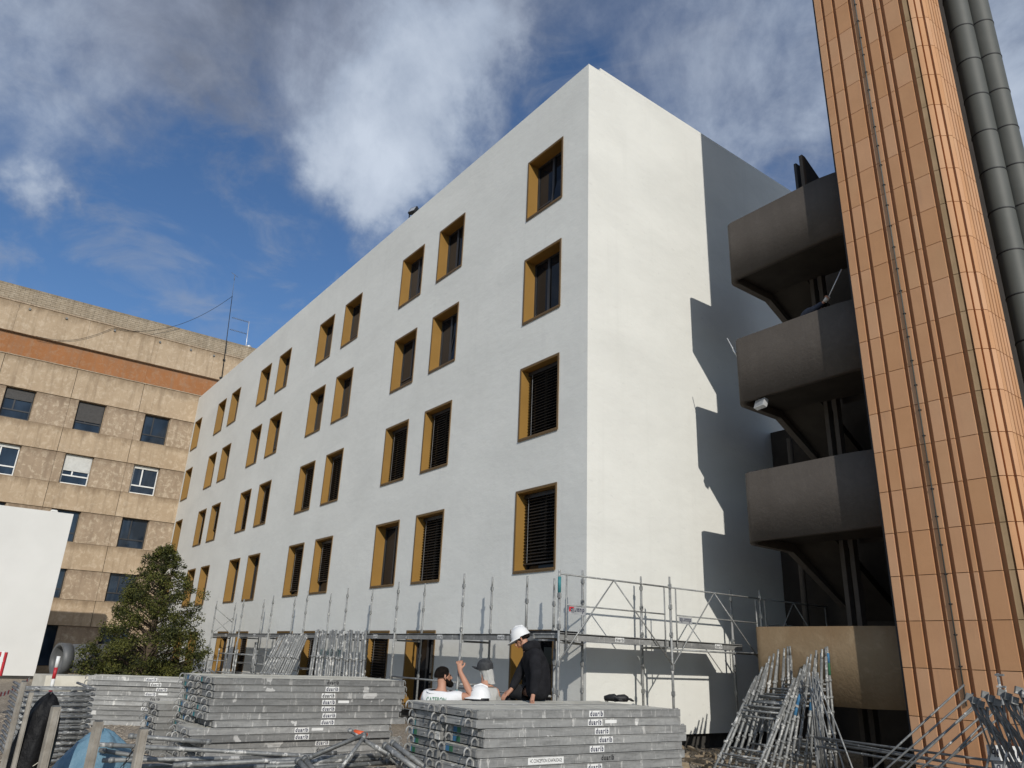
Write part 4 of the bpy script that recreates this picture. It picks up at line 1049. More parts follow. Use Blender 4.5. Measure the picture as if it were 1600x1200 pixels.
body += hand_chain((.54, -.36, 1.34), (.8, -.1, .4), (0, -1, 0), .9)+hand_chain((.5, -.1, 1.2), (.8, -.1, .3), (0, -1, 0), .9)
skinned('body', body, M['skin'], p4)
skinned('jacket', [[((-.25, .05, 1.0), .16), ((-.10, .0, 1.24), .17), ((.06, -.06, 1.34), .16), ((.17, -.09, 1.36), .09)], [((.06, -.06, 1.34), .16), ((.12, -.24, 1.30), .085), ((.32, -.34, 1.27), .066), ((.50, -.357, 1.33), .048)], [((.06, -.06, 1.34), .16), ((.12, .12, 1.3), .08), ((.32, .05, 1.15), .06)]], M['denim'], p4)
skinned('trousers', [[((-.25, .05, .95), .15), ((-.2, .1, .5), .1), ((-.22, .1, .1), .07)], [((-.25, .05, .95), .15), ((-.05, .2, .5), .1), ((-.05, .2, .1), .07)]], M['denim'], p4)
head_parts(p4, hc, (.7, -.3, -.6), (.6, 0, .8), hair='hair')
gv = MB(); gv.path([(.53, -.36, 1.335), (.59, -.37, 1.365), (.64, -.375, 1.39)], [.036, .045, .036], 8); gv.build('glove', M['greycloth'], p4)
rp = thing('roller_pole', 'thin pale roller pole held out from the brown parapet by the bending worker', 'pole', (3.45, 3.10, 7.18))
q = MB(); q.tube((.56, -.36, 1.30), (.98, -.40, 1.86), .011, 6); q.build('pole', M['alu'], rp)
p2l = thing('roller_pole', 'short pale pole tip leaning out past the left corner of a brown parapet', 'pole', (1.80, 2.72, 8.3))
q = MB(); q.tube((.02, .08, -.35), (-.16, -.02, .17), .012, 6); q.tube((-.06, .03, -.12), (.0, .05, -.25), .022, 6); q.build('pole', M['alu'], p2l)

# ------------------------------------------------------------------ scaffold frames leaning against the bare parapet


def hframe_mesh(w, h, rungs, mat, r=.0235):
    f = MB()
    for x in (0,):
        f.tube((x, 0, 0), (x, 0, h-.16), r, 7); f.path([(x, 0, h-.16), (x, 0, h)], r*.75, 7)
        for z in (.35, .62, .95, 1.18, 1.45): f.path([(x, -.001, z-.02), (x, -.001, z+.02)], r*1.5, 7); f.obox((x+.0, -.032, z), (.008, 0, 0), (0, .018, 0), (0, 0, .018))
    q = MB(); q.tube((r, 0, 0), (w-r, 0, 0), r*.72, 6)
    return f.mesh('rail', mat), q.mesh('rung', mat), w, rungs


FR = [hframe_mesh(.74, 2.0, (.22, .42, 1.28, 1.38), M['galvtube']), hframe_mesh(.74, 2.0, (.3, 1.2, 1.32), M['galvtube']), hframe_mesh(.74, 1.9, (.18, .5, 1.1, 1.3), M['galv'])]
NF = 13
for i in range(NF):
    u = i/(NF-1); th = math.radians(87-40*u**1.05); yb = 2.52-2.30*u+random.uniform(-.03, .03); x = 2.63+random.uniform(-.03, .03)-.03*u
    o = thing('ladder_scaffold', 'galvanised ladder', 'scaffold frame', (x, yb, 0.0), group='ladder frames leaning on the bare tan parapet')
    o['label'] = ('galvanised ladder frame, %s in the row leaning on the bare tan parapet' % (['hindmost, nearly upright', 'second from the back', 'third from the back', 'fourth from the back', 'fifth from the back', 'sixth from the back', 'middle one', 'sixth from the front', 'fifth from the front', 'fourth from the front', 'third from the front', 'second from the front', 'frontmost, most tilted'][i]))
    o.rotation_euler = (-(math.pi/2-th), random.uniform(-.012, .012), random.uniform(-.02, .02))
    ra, ru, w_f, rz_ = FR[i % 3]; inst('rail', ra, o); inst('rail', ra, o, (w_f, 0, 0))
    for z in rz_: inst('rung', ru, o, (0, 0, z))
    if i in (0, 5, 8):
        q = MB(); zz_ = 1.75 if i == 0 else 1.25; q.path([(.74, 0, zz_-.22), (.74, 0, zz_+.06)], .026, 7); inst('paint_mark', q.mesh('paint_mark', M['bluepaint' if i else 'greenpaint']), o)
        q = MB(); q.path([(.74, 0, zz_-.02), (.74, 0, zz_+.14)], .0265, 7); inst('paint_mark', q.mesh('paint_mark', M['bluepaint']), o)


def vguard(name, label, loc, rot, group, sign=False, mat='galv', L=2.4):
    """a guardrail frame: top rail, two legs and splayed rods"""
    o = thing(name, label, 'guardrail', loc, group=group); o.rotation_euler = rot
    q = MB(); q.tube((0, 0, 0), (L, 0, 0), .017, 6); inst('rail', q.mesh('rail', M[mat]), o)
    q = MB(); q.path([(L*.45, .02, 0), (L*.30, .02, -.30), (0, .02, -1.15)], .011, 6); q.path([(L*.45, .02, 0), (L*.62, .02, -.30), (L, .02, -1.15)], .011, 6); inst('rods', q.mesh('rods', M[mat]), o)
    q = MB(); q.tube((.12, 0, 0), (.12, 0, -1.1), .013, 6); q.tube((L-.12, 0, 0), (L-.12, 0, -1.1), .013, 6); q.tube((.12, 0, -.5), (L-.12, 0, -.5), .013, 6); inst('legs', q.mesh('legs', M[mat]), o)
    return o


# upright bundle of rods with splayed braces
gb = 'thin brace rods bundled upright right of the leaning frames'
for i in range(8):
    x = 3.50+.055*i+random.uniform(-.01, .01); y = 1.75-.05*i
    o = thing('brace_rod', '%s thin galvanised brace rod in the bundle right of the ladder frames' % ['first', 'second', 'third', 'fourth', 'fifth', 'sixth', 'seventh', 'last'][i], 'brace', (x, y, 0), group=gb)
    q = MB(); zt = 1.56+random.uniform(-.06, .05)
    q.path([(0, 0, 0), (0, 0, zt)], .0125, 6); inst('rod', q.mesh('rod', M['galvtube' if i % 2 else 'galvdark']), o)
    if i % 2 == 0:
        q = MB(); k = .62+.05*i; q.path([(0.0, 0, zt-.02), (.0, -.0, zt-.10), (k*.5, -.35, zt*.55), (k*1.05, -.72, .04)], .0125, 6); inst('splayed_leg', q.mesh('splayed_leg', M['galvtube']), o)
# guardrails lying across towards the right, with two signs
gh = 'guardrail tubes lying across in front of the orange tower'
for i, (p, q_) in enumerate((((3.95, 1.05, .66), (6.86, 1.02, .62)), ((4.05, 1.15, .58), (6.90, 1.18, .50)), ((4.0, 1.0, .54), (6.9, 1.02, .43)), ((3.9, 1.2, .63), (6.92, 1.25, .47)))):
    o = thing('guardrail_tube', ['highest', 'second', 'lowest', 'rearmost'][i]+' long grey guardrail tube lying across in front of the orange tower', 'guardrail', (0, 0, 0), group=gh)
    b_ = MB(); b_.tube(p, q_, .017, 6); b_.build('tube', M['galvdark'], o)
    pv_ = Vector(p); qv_ = Vector(q_)
    for e1, e2 in ((qv_, qv_+Vector((0.02, 0, -qv_.z))), (pv_, pv_+Vector((-.02, 0, -pv_.z)))): b_ = MB(); b_.tube(e1, e2, .014, 6); b_.build('leg', M['galvdark'], o)
for i, (x, y, z) in enumerate(((6.62, .88, .74), (6.60, 1.0, .555))):
    o = thing('maker_plate', '%s upside down maker plate with navy lettering at the foot of the orange tower' % ('upper' if i == 0 else 'lower, shaded'), 'sign', (x, y, z), IMG-.2, group='upside down maker plates')
    q = MB(); q.box(-.19, -.001, -.085, .19, .002, .085); inst('plate', q.mesh('plate', M['sticker' if i == 0 else 'signgrey']), o)  # greyer material puts the lower plate's shade into its colour
    inst('lettering', text_mesh('duarib', M['ink'], .33, .095, .025, .12), o, (.02, -.003, .0), (math.pi/2, math.pi, 0))
    b_ = MB(); b_.tube((-.15, .012, -.09), (-.15, .012, -z+.0), .012, 6); b_.tube((.15, .012, -.09), (.15, .012, -z), .012, 6); inst('stake', b_.mesh('stake', M['galvdark']), o)
# sloping braces rising to the right
gs = 'long braces sloping up to the right in front of the orange tower'
for i in range(7):
    o = thing('sloping_brace', '%s long grey brace sloping up to the right in front of the orange tower' % ['first', 'second', 'third', 'fourth', 'fifth', 'sixth', 'last'][i], 'brace', (0, 0, 0), group=gs)
    b_ = MB(); k = i*.055
    b_.tube((4.75+k*2.2, .30+k*.6, .02+(.0 if i < 3 else 0)), (6.12+k*1.6, 1.25+k*.3-.25*(i > 2), 1.50-.10*(i % 3)-(.16 if i > 2 else 0)), .0135, 6); b_.build('tube', M['galvdark'], o)
# nested bent brackets at the right edge
gk = 'bent bracket frames nested at the foot of the orange tower'
for i in range(11):
    x = 6.55+.075*i; y = .75-.03*i
    o = thing('bent_bracket', '%s dark bent tube bracket frame nested at the foot of the orange tower' % ['first', 'second', 'third', 'fourth', 'fifth', 'sixth', 'seventh', 'eighth', 'ninth', 'tenth', 'last'][i], 'bracket', (x, y, 0), IMG-.35+random.uniform(-.1, .1), group=gk)
    q = MB(); zt = 1.36-.05*(i % 3)+.012*i
    q.path([(-.16, 0, zt), (-.11, 0, zt-.18), (.04, 0, zt-.42), (.17, -.03, .5), (.24, -.05, .0)], .020, 7); inst('bent_tube', q.mesh('bent_tube', M['galvdark']), o)
    q = MB(); q.obox((-.165, 0, zt+.005), (.035, 0, -.01), (0, .030, 0), (.012, 0, .04)); q.obox((-.11, 0, zt-.08), (.012, 0, 0), (0, .034, 0), (.006, 0, .06)); q.path([(-.11, 0, zt-.14), (-.02, 0, zt-.62)], .011, 6); inst('claw', q.mesh('claw', M['galvdark']), o)
    if i % 3 == 0:
        q = MB(); q.path([(.04, 0, zt-.42), (-.10, .06, .55), (-.16, .08, 0)], .014, 6); inst('strut', q.mesh('strut', M['galvtube']), o)
o = thing('spigot_post', 'short upright spigot post with clamps poking above the bent brackets', 'post', (6.62, 1.08, 0), group=None)
q = MB(); q.tube((0, 0, 0), (0, 0, 1.66), .018, 7); q.obox((.02, 0, 1.64), (.05, 0, 0), (0, .02, 0), (0, 0, .012)); q.obox((.02, 0, 1.5), (.05, 0, 0), (0, .02, 0), (0, 0, .012)); q.path([(.06, 0, 1.5), (.07, 0, 1.15)], .008, 6); q.build('tube', M['galvtube'], o)

# ------------------------------------------------------------------ frames leaning on the scaffold by the long facade
q = MB(); q.tube((0, 0, 0), (0, 0, 2.1), .030, 6)
for z in (.35, .4, .95, 1.45): q.path([(0, 0, z-.03), (0, 0, z+.03)], .046, 6)
LST = q.mesh('standard', M['galvtube']); q = MB(); q.tube((0, 0, 0), (.14, 0, 0), .022, 6); LRU = q.mesh('rung', M['galv'])
for gi, (x0, n, lean, lab) in enumerate(((-11.9, 9, -.55, 'left bundle, slanting'), (-8.15, 11, .02, 'right bundle, upright'))):
    for i in range(n):
        o = thing('leaning_ladder', 'galvanised frame leaning on the long side scaffold, %s, %s' % (lab, ['first', 'second', 'third', 'fourth', 'fifth', 'sixth', 'seventh', 'eighth', 'ninth', 'tenth', 'eleventh'][i]), 'scaffold frame', (x0+lean*.9+i*(.25, .30)[gi]+random.uniform(-.03, .03), -2.05+random.uniform(-.05, .05), 0.0), group='frames leaning on the long side scaffold')
        o.rotation_euler = (math.radians((-15, -5)[gi]), math.radians((14, -9)[gi]+random.uniform(-2, 2)+(i*-.5 if gi else -.6*i)), random.uniform(-.06, .06))
        for dx in (0, .14): inst('standard', LST, o, (dx, 0, 0))
        for z in (.42, .98): inst('rung', LRU, o, (0, 0, z))
        if gi == 1 and 2 <= i <= 6:
            q = MB(); q.path([(0, 0, 1.50), (0, 0, 1.66)], .030, 6); inst('paint_mark', q.mesh('paint_mark', M['tealpaint']), o)
rt = MB()
for k in range(70):
    x = random.uniform(-18.5, -12.6); y = random.uniform(-2.4, -1.3); z = random.uniform(.05, .75); a = random.uniform(0, 6.3); d = Vector((math.cos(a), math.sin(a), random.uniform(-.6, .6)))*random.uniform(.06, .22)
    rt.tube((x-d.x, y-d.y, max(.02, z-d.z)), (x+d.x, y+d.y, z+d.z), random.uniform(.02, .05), 6)
tag(rt.build('clamp_fittings', M['galvdark']), 'heap of grey scaffold couplers and fittings at the left foot of the scaffold', 'couplers', kind='stuff')
for i, (x, lab) in enumerate(((-16.9, 'left'), (-14.9, 'right'))):
    o = thing('crate_rack', 'small tube rack holding couplers, %s one at the left end of the scaffold' % lab, 'rack', (x, -1.75, 0), .2)
    q = MB()
    for (a, b) in ((0, 0), (1.1, 0), (0, .7), (1.1, .7)): q.tube((a, b, 0), (a, b, 1.75 if a else 1.5), .024, 6)
    inst('legs', q.mesh('legs', M['galvtube']), o); q = MB()
    for z in (.15, .75, 1.35): q.tube((0, 0, z), (1.1, 0, z), .018, 6); q.tube((0, .7, z), (1.1, .7, z), .018, 6); q.tube((0, 0, z), (0, .7, z), .018, 6)
    inst('rails', q.mesh('rails', M['galv']), o)

# ------------------------------------------------------------------ left foreground: racks, frames, sheet, tarpaulin
o0 = thing('stacked_frames', 'stack of galvanised frames lying flat beside the black sheet', 'frame stack', (-1.35, -8.78, 0), math.radians(0))
lay = MB()
for k in range(14):
    z = .10+k*.066; jx = random.uniform(-.03, .03)+(.0 if k > 8 else .12)
    q = MB(); r = .019
    q.path([(jx, 0, z), (jx, .82, z)], r, 7); q.path([(jx, .82, z), (-1.9+jx, .86, z)], r, 7); q.path([(jx, 0, z), (-1.9+jx, .0, z)], r, 7); q.path([(jx-.35, 0, z), (jx-.35, .82, z)], r*.8, 6); q.path([(jx-.5, 0, z), (jx-.5, .82, z)], r*.8, 6)
    for yy in (.12, .55, .74): q.path([(jx-.01, yy-.03, z), (jx-.01, yy+.03, z)], r*1.5, 6)
    inst('frame', q.mesh('frame', M['galvtube']), o0)
rk = 'muddy steel rack posts in the left foreground'
for i, (p, zt, w, lab) in enumerate((((2.30, -9.19), 1.21, .018, 'thin muddy steel post, leftmost of the tall pair'), ((2.32, -9.11), 1.12, .018, 'thin muddy steel post, right one of the tall pair'), ((2.377, -8.886), 1.0, .034, 'stout muddy rack post beside the black sheet'),
                                     ((2.581, -8.534), .885, .033, 'stout grey rack post beside the blue tarpaulin'), ((2.816, -8.179), .835, .036, 'stout grey rack post with a hanging chain'), ((1.9, -9.45), 1.28, .02, 'thin grey post at the left edge by the red barrier'))):
    o = thing('rack_post', lab, 'post', (p[0], p[1], 0), random.uniform(0, .5), group=rk)
    q = MB(); q.obox((0, 0, zt/2), (w, 0, 0), (0, w, 0), (0, 0, zt/2)); q.obox((w+.004, 0, zt/2), (.003, 0, 0), (0, w*.5, 0), (0, 0, zt/2-.02)); inst('shaft', q.mesh('shaft', M['rustpost'] if i != 2 else M['rustpost']), o)
    q = MB(); q.obox((0, 0, zt+.006), (w*.8, 0, 0), (0, w*.8, 0), (0, 0, .006)); q.path([(-w, 0, zt-.05), (-w-.06, .0, zt-.045)], .010, 6); inst('cap', q.mesh('cap', M['galvdark']), o)
ch = thing('chain', 'dark steel chain hanging from the stout grey rack post', 'chain', (2.816, -8.179, 0))
c0 = Vector((-.03, -.03, .70)); c1 = Vector((-.22, -.24, .25))
for k in range(16):
    p = c0.lerp(c1, k/15)+Vector((0, 0, -.05*math.sin(k/15*math.pi))); d = (c1-c0).normalized()*.022; s_ = d.orthogonal().normalized() if k % 2 else d.cross(d.orthogonal()).normalized(); s_ = s_*.011
    q = MB(); q.path([p-d, p-d*.5+s_, p+d*.5+s_, p+d, p+d*.5-s_, p-d*.5-s_, p-d], .0042, 5); inst('link', q.mesh('link', M['black']), ch)


def drape(name, label, cat, loc, rx, ry, h, mat, seed, seg=(30, 16), lean=(0, 0), sink=.85, pw=1.2):
    """cloth pulled over something: a closed crumpled mound with folds"""
    rnd = random.Random(seed); q = MB(); n, m_ = seg
    ph = [rnd.uniform(0, 6.3) for _ in range(6)]
    for j in range(m_+1):
        t = j/m_
        for i in range(n):
            a = 2*math.pi*i/n; rr = (1-(1-t)**pw) if t < 1 else 1; rr = max(rr, .02)
            fold = 1+.10*math.sin(3*a+ph[0]+2*t)*t+.07*math.sin(7*a+ph[1]-3*t)*t+.05*math.sin(12*a+ph[2])*t+rnd.uniform(-.02, .02)
            z = h*(1-t**1.6*sink)+.02*math.sin(5*a+ph[3]+6*t)+rnd.uniform(-.006, .006)
            if j == m_: z = 0.0
            q.v.append((rx*rr*fold*math.cos(a)+lean[0]*(h-z), ry*rr*fold*math.sin(a)+lean[1]*(h-z), z))
    for j in range(m_):
        for i in range(n): q.f.append((j*n+i, j*n+(i+1) % n, (j+1)*n+(i+1) % n, (j+1)*n+i)); q.m.append(0); q.s.append(True)
    o = inst(name, q.mesh(name, mat), None, loc); tag(o, label, cat); return o


bs = drape('black_sheet', 'crumpled black plastic sheet with yellow strings draped over a post', 'plastic sheet', (2.16, -8.93, 0), .20, .19, 1.10, M['blacksheet'], 3, lean=(-.04, -.10), pw=2.6)
q = MB(); q.path([(.12, -.12, .42), (.16, -.02, .50), (.15, .06, .56)], .004, 5); q.path([(.13, -.10, .30), (.19, .05, .34), (.18, .10, .42)], .004, 5); q.path([(.02, -.28, .2), (.12, -.20, .28)], .004, 5); inst('string', q.mesh('string', M['kerb']), bs)
drape('blue_tarpaulin', 'crumpled pale blue tarpaulin heaped between the rack posts', 'tarpaulin', (1.60, -8.30, 0), .40, .52, .72, M['tarp'], 8)
tb = 'loose galvanised tubes heaped in the foreground'
random.seed(21)


def ptube(i, a, b, r=.024, mat=None, lab=None, D=None):
    """a loose tube given by its two ends in the place"""
    o = thing('loose_tube', lab, 'tube', tuple((Vector(a)+Vector(b))/2), group=tb)
    m_ = (Vector(a)+Vector(b))/2; q = MB(); A, B = Vector(a)-m_, Vector(b)-m_
    q.path([A, B], r, 8); d = (B-A).normalized()
    for t in (.04, .96): c = A.lerp(B, t); q.path([c-d*.02, c+d*.02], r*1.25, 8)
    inst('tube', q.mesh('tube', M[mat or 'galvtube']), o); return o


def gp(x, y, D):
    d = CFn+CRn*((x-800)/FPX)+CUn*((600-y)/FPX); p = CC+d*D; return (p.x, p.y, p.z)


def spread(k):
    return ['first', 'second', 'third', 'fourth', 'fifth', 'sixth', 'seventh', 'eighth', 'ninth', 'tenth', 'eleventh', 'twelfth'][k]


# long tubes lying nearly level on the heap, then tubes propped on them
HEAP = [((1.781, -8.371, 0.604), (2.306, -4.974, 0.372)), ((1.908, -8.354, 0.564), (1.975, -7.23, 0.36)), ((2.145, -8.35, 0.498), (1.951, -6.219, 0.426)), ((2.315, -7.722, 0.447), (2.33, -4.996, 0.459)), ((2.495, -7.433, 0.669), (2.357, -8.205, 0.733)),
        ((2.516, -6.381, 0.478), (2.511, -5.79, 0.679)), ((2.528, -6.373, 0.491), (2.575, -5.73, 0.723)), ((2.366, -5.85, 0.747), (2.912, -5.445, 0.43)), ((2.419, -5.728, 0.668), (2.875, -5.556, 0.527)), ((2.763, -5.588, 0.619), (3.313, -5.43, 0.416)), ((2.725, -5.471, 0.639), (3.276, -5.304, 0.424)),
        ((2.555, -6.505, 0.475), (2.822, -6.416, 0.339)), ((2.497, -6.41, 0.483), (2.758, -6.315, 0.325)), ((2.378, -6.887, 0.407), (2.303, -4.97, 0.357)), ((2.362, -6.747, 0.436), (2.326, -5.336, 0.416)), ((2.795, -6.119, 0.382), (2.658, -5.786, 0.706))]
HL = ['longest dipping tube running from the blue tarpaulin to the middle stack', 'short tube behind the chain post', 'thin level tube beside the chain post', 'pale level tube across the foot of the middle stack', 'short stub behind the stout post', 'left tube of the pair rising to the orange cap', 'right tube of the pair rising to the orange cap',
      'thick tube falling right from the orange cap', 'splashed tube falling right under the orange cap', 'left fat tube end by the hooked stack', 'right fat tube end by the hooked stack', 'right stub of the pair standing in the heap', 'left stub of the pair standing in the heap', 'lower level tube in the heap', 'upper level tube in the heap', 'steep tube under the orange cap']
for i, (a, b) in enumerate(HEAP):
    ptube(i, a, b, .030 if i in (9, 10, 11, 12) else (.022 if i != 3 else .024), 'galvdark' if i in (5, 6, 11, 12, 1) else 'galvtube', 'grey galvanised '+HL[i])
for k in range(22):
    x = random.uniform(1.6, 2.7); y0 = random.uniform(-8.2, -7.0); z = .30+.012*(k % 7)
    ptube(99, (x, y0, z), (x+random.uniform(-.25, .25), y0+random.uniform(1.2, 2.6), z+random.uniform(-.03, .08)), .022, 'galvdark' if k % 3 else 'galvtube', 'grey galvanised tube lying level in the lower layers of the foreground heap')
tr_ = thing('tube_rack', 'low steel rack carrying the heap of loose tubes', 'rack', (2.2, -6.7, 0))
q = MB()
for y in (-1.4, .0, 1.4): q.box(-.75, y-.03, .20, .95, y+.03, .27); q.box(-.75, y-.03, 0, -.69, y+.03, .20); q.box(.89, y-.03, 0, .95, y+.03, .20)
q.build('frame', M['rustpost'], tr_)
oc = thing('orange_plug', 'small orange red plastic cap on a tube end in the foreground heap', 'cap', (2.46, -5.76, .725))
q = MB(); q.path([(-.05, -.04, 0), (.05, .05, -.02)], .030, 10); q.path([(.04, .04, -.015), (.07, .065, -.025)], .022, 8); inst('cap', q.mesh('cap', M['orangered']), oc)

# barrier: red and white tape, marker pole, red barrier edge
tp = MB(); pts = [(-6.2, -9.9, .98), (-4.9, -9.0, .93), (-4.2, -8.45, 1.00)]
tpo = thing('barrier_tape', 'red and white barrier tape sagging across the left edge', 'barrier tape', (0, 0, 0)); Pp = []
for s_ in range(24):
    t = s_/23; a = Vector(gp(-20, 1085, 12)).lerp(Vector(gp(46, 1061, 14)), t); a.z -= .10*math.sin(math.pi*t); Pp.append(a)
for s_ in range(23):
    q = MB(); a, b = Pp[s_], Pp[s_+1]; q.add([a+Vector((0, 0, -.035)), b+Vector((0, 0, -.035)), b+Vector((.01, 0, .035)), a+Vector((.01, 0, .035))], [(0, 1, 2, 3)])
    q.build('tape_strip', M['red' if s_ % 2 else 'white'], tpo)
mp = thing('marker_pole', 'slim red and white banded marker pole in front of the white panel', 'pole', (gp(80, 1076, 17)[0], gp(80, 1076, 17)[1], 0))
zt = 1.22
for k in range(5):
    q = MB(); q.tube((0, 0, zt*k/5), (0, 0, zt*(k+1)/5), .04, 8); inst('band', q.mesh('band', M['red' if k % 2 else 'white']), mp)
rb_ = thing('red_barrier', 'red and white barrier board just entering at the left edge', 'barrier', (gp(-4, 1060, 15)[0], gp(-4, 1060, 15)[1], 0), IMG)
q = MB(); q.box(-.6, -.02, .85, .07, .02, 1.30); inst('board', q.mesh('board', M['red']), rb_); q = MB(); q.box(-.03, -.03, 0, .03, -.021, 1.32); inst('upright', q.mesh('upright', M['white']), rb_); q = MB(); q.obox((-.1, -.024, 1.05), (.10, 0, .12), (0, .003, 0), (-.04, 0, .04)); inst('stripe', q.mesh('stripe', M['white']), rb_)

# ------------------------------------------------------------------ background on the left: white panel wall, pipe, kerb, tree
hx, hy = -27.0, -6.02
wp = thing('panel_wall', 'tall plain white panel wall on a dark base in front of the tan building', 'panel wall', (hx, hy, 0))
q = MB(); q.box(-.35, -3.55, .12, 0, 0, 6.80); inst('panel', q.mesh('panel', M['hoard']), wp)
q = MB(); q.box(-.35, -8.5, .12, -.004, -3.56, 6.80); inst('panel', q.mesh('panel', M['hoard']), wp)
q = MB(); q.box(-.32, -8.4, 0, -.05, -.05, .12); inst('base', q.mesh('base', M['plinth']), wp)
q = MB()
for y in (-.75, -2.95): q.path([(-.15, y-.12, 6.80), (-.15, y-.09, 6.86), (-.15, y+.09, 6.86), (-.15, y+.12, 6.80)], .05, 6)
inst('clip', q.mesh('clip', M['hoard']), wp)
pp = thing('drain_pipe', 'large grey plastic pipe with its dark open end beside the tree', 'pipe', (-20.7, -5.12, .98), math.radians(0))
q = MB(); n = 28; axis = Vector((-.72, .62, .02)).normalized()


def ringtube(q, a, b, ro, ri, n=28):
    a, b = Vector(a), Vector(b); t = (b-a).normalized(); u = t.orthogonal().normalized(); v = t.cross(u); o = len(q.v)
    for (c, r) in ((a, ro), (b, ro), (b, ri), (a, ri)):
        for k in range(n): q.v.append(tuple(c+u*r*math.cos(2*math.pi*k/n)+v*r*math.sin(2*math.pi*k/n)))
    for (i, j) in ((0, 1), (1, 2), (2, 3), (3, 0)):
        for k in range(n): q.f.append((o+i*n+k, o+i*n+(k+1) % n, o+j*n+(k+1) % n, o+j*n+k)); q.m.append(0); q.s.append(i in (0, 2))


ringtube(q, (.30, -.92, -.05), (-.35, 1.4, .05), .50, .46); inst('barrel', q.mesh('barrel', M['pipegrey']), pp)
q = MB(); ringtube(q, (.34, -1.06, -.053), (.25, -.74, -.046), .545, .465); inst('socket', q.mesh('socket', M['pipegrey']), pp)
for k, t in enumerate((.15, .8)):
    c = Vector((.30, -.92, -.05)).lerp(Vector((-.35, 1.4, .05)), t); q = MB(); q.obox((c.x, c.y, -.71), (.5, .14, 0), (-.04, .14, 0), (0, 0, .22)); inst('cradle', q.mesh('cradle', M['timber']), pp)
kb = thing('low_kerb', 'low cream concrete kerb wall beyond the left rear stack', 'kerb', (-18.9, -5.2, 0)); q = MB(); q.prism([(-.9, -1.6), (.5, -1.4), (.9, 3.2), (-.5, 3.0)], 0, .48); inst('block', q.mesh('block', M['kerb']), kb)
dk_ = MB()
for k in range(9): dk_.box(-33.5+k*.1, -9.5, .02+.0*k, -32.9, -1.0, .35)
tag(dk_.build('timber_stack', M['timber']), 'low dark stack of timber at the foot of the tan building', 'timber')

# tree: a tapered trunk with limbs and an uneven conical crown of small leaf sprays
random.seed(11)
TB = Vector((-18.9, -3.62, 0)); TH = 4.95
tree = thing('evergreen_tree', 'dark olive conical evergreen tree between the white panel wall and the scaffold', 'tree', tuple(TB))
tk = MB(); tk.path([(0, 0, 0), (.05, .02, 1.2), (0, .05, 2.6), (.03, 0, 4.2), (.02, .02, TH-.2)], [.20, .15, .10, .06, .015], 9); limbs = []
leafA, leafB = MB(), MB()
def crown_r(z):
    t = (z-.25)/(TH-.25)
    return max(.05, 2.08*(1-t)**.70*min(1, .58+t*1.9)*(1+.08*math.sin(9*t+1)))
nb = 0
for k in range(500):
    z = .3+(TH-.35)*(random.random()**1.5); a = random.uniform(0, 2*math.pi); R_ = crown_r(z)*(1+.10*math.sin(3*a+1.3*z)+.09*math.sin(5*a-2.1*z))
    rr = R_*random.choice((1.0, .92, .82, .65, .5, .98, 1.10, 1.20)); rr = max(.05, rr)
    c = Vector((rr*math.cos(a), rr*math.sin(a), z+.12*rr))
    if k % 2 == 0: tk.path([(0, 0, max(.3, z-.35*rr)), (c.x*.5, c.y*.5, z-.08*rr), tuple(c*1.0)], [.03, .02, .006], 5, caps=False)
    cr_ = random.uniform(.14, .34)*(.65 if z > TH-1.2 else 1.0); n = int(92*cr_/.26)
    dark_ = random.random() < .45
    outw = Vector((math.cos(a), math.sin(a), .9))
    for j in range(n):
        d = Vector((random.gauss(0, 1), random.gauss(0, 1), random.gauss(0, .8))); d = d.normalized()*(cr_*random.random()**.45)
        p = c+d+Vector((0, 0, .1*abs(d.length)))
        nrm = (d.normalized()*.6+Vector((random.gauss(0, .6), random.gauss(0, .6), random.gauss(.3, .6)))).normalized()
        u = nrm.orthogonal().normalized(); u = (Matrix.Rotation(random.uniform(0, 6.28), 3, nrm) @ u); v = nrm.cross(u)
        s1, s2 = random.uniform(.032, .062), random.uniform(.014, .026)
        tgt = leafB if (dark_ ^ (random.random() < .2)) else leafA
        tgt.add([p-u*s1, p-v*s2, p+u*s1, p+v*s2], [(0, 1, 2, 3)])
inst('trunk', tk.mesh('trunk', M['bark']), tree); inst('crown', leafA.mesh('crown', M['leaf']), tree); inst('crown', leafB.mesh('crown', M['leaf2']), tree)

# ------------------------------------------------------------------ roof antennas, cable, floodlights
am = thing('mast_antenna', 'tall thin dark mast with a whip tip fixed to the tan parapet', 'antenna', (X0+.24, .95, 16.9)); tip = (0, -.20, 6.1)
q = MB(); q.path([(0, 0.12, 0), (0, -.20, 6.1)], [.035, .022], 6); q.box(-.12, -.03, .4, 0, .12, .5); q.box(-.12, -.03, 1.6, 0, .12, 1.7); inst('mast', q.mesh('mast', M['black']), am)
q = MB(); q.path([tip, (0, -.27, 7.6)], [.012, .008], 5); q.path([(0, -.52, 7.7), (0, -.05, 7.5)], .012, 5); q.path([(0, -.27, 7.2), (0, -.27, 7.62)], .018, 5); inst('whip', q.mesh('whip', M['galvdark']), am)
cb = thing('aerial_cable', 'thin dark cable slung from the mast to the tan parapet', 'cable', (X0+.24, .75, 23.0)); q = MB(); pts = []
for k in range(25):
    t = k/24; pts.append((0, -6.2*t, -.05-4.15*(1-(1-t)**2.0)))
q.path(pts, .014, 5); pts2 = [(0, -6.2-3.6*t, -4.2-1.6*t-.5*math.sin(math.pi*t)) for t in [k/10 for k in range(11)]]; q.path(pts2, .012, 5); inst('cable', q.mesh('cable', M['black']), cb)
ta = thing('tv_antenna', 'small comb shaped television antenna on a bright pole behind the white roofline', 'antenna', (X0-.55, 2.42, 19.0))
q = MB(); q.path([(0, 0, 0), (0, -.12, 2.9)], .028, 6); inst('pole', q.mesh('pole', M['alu']), ta)
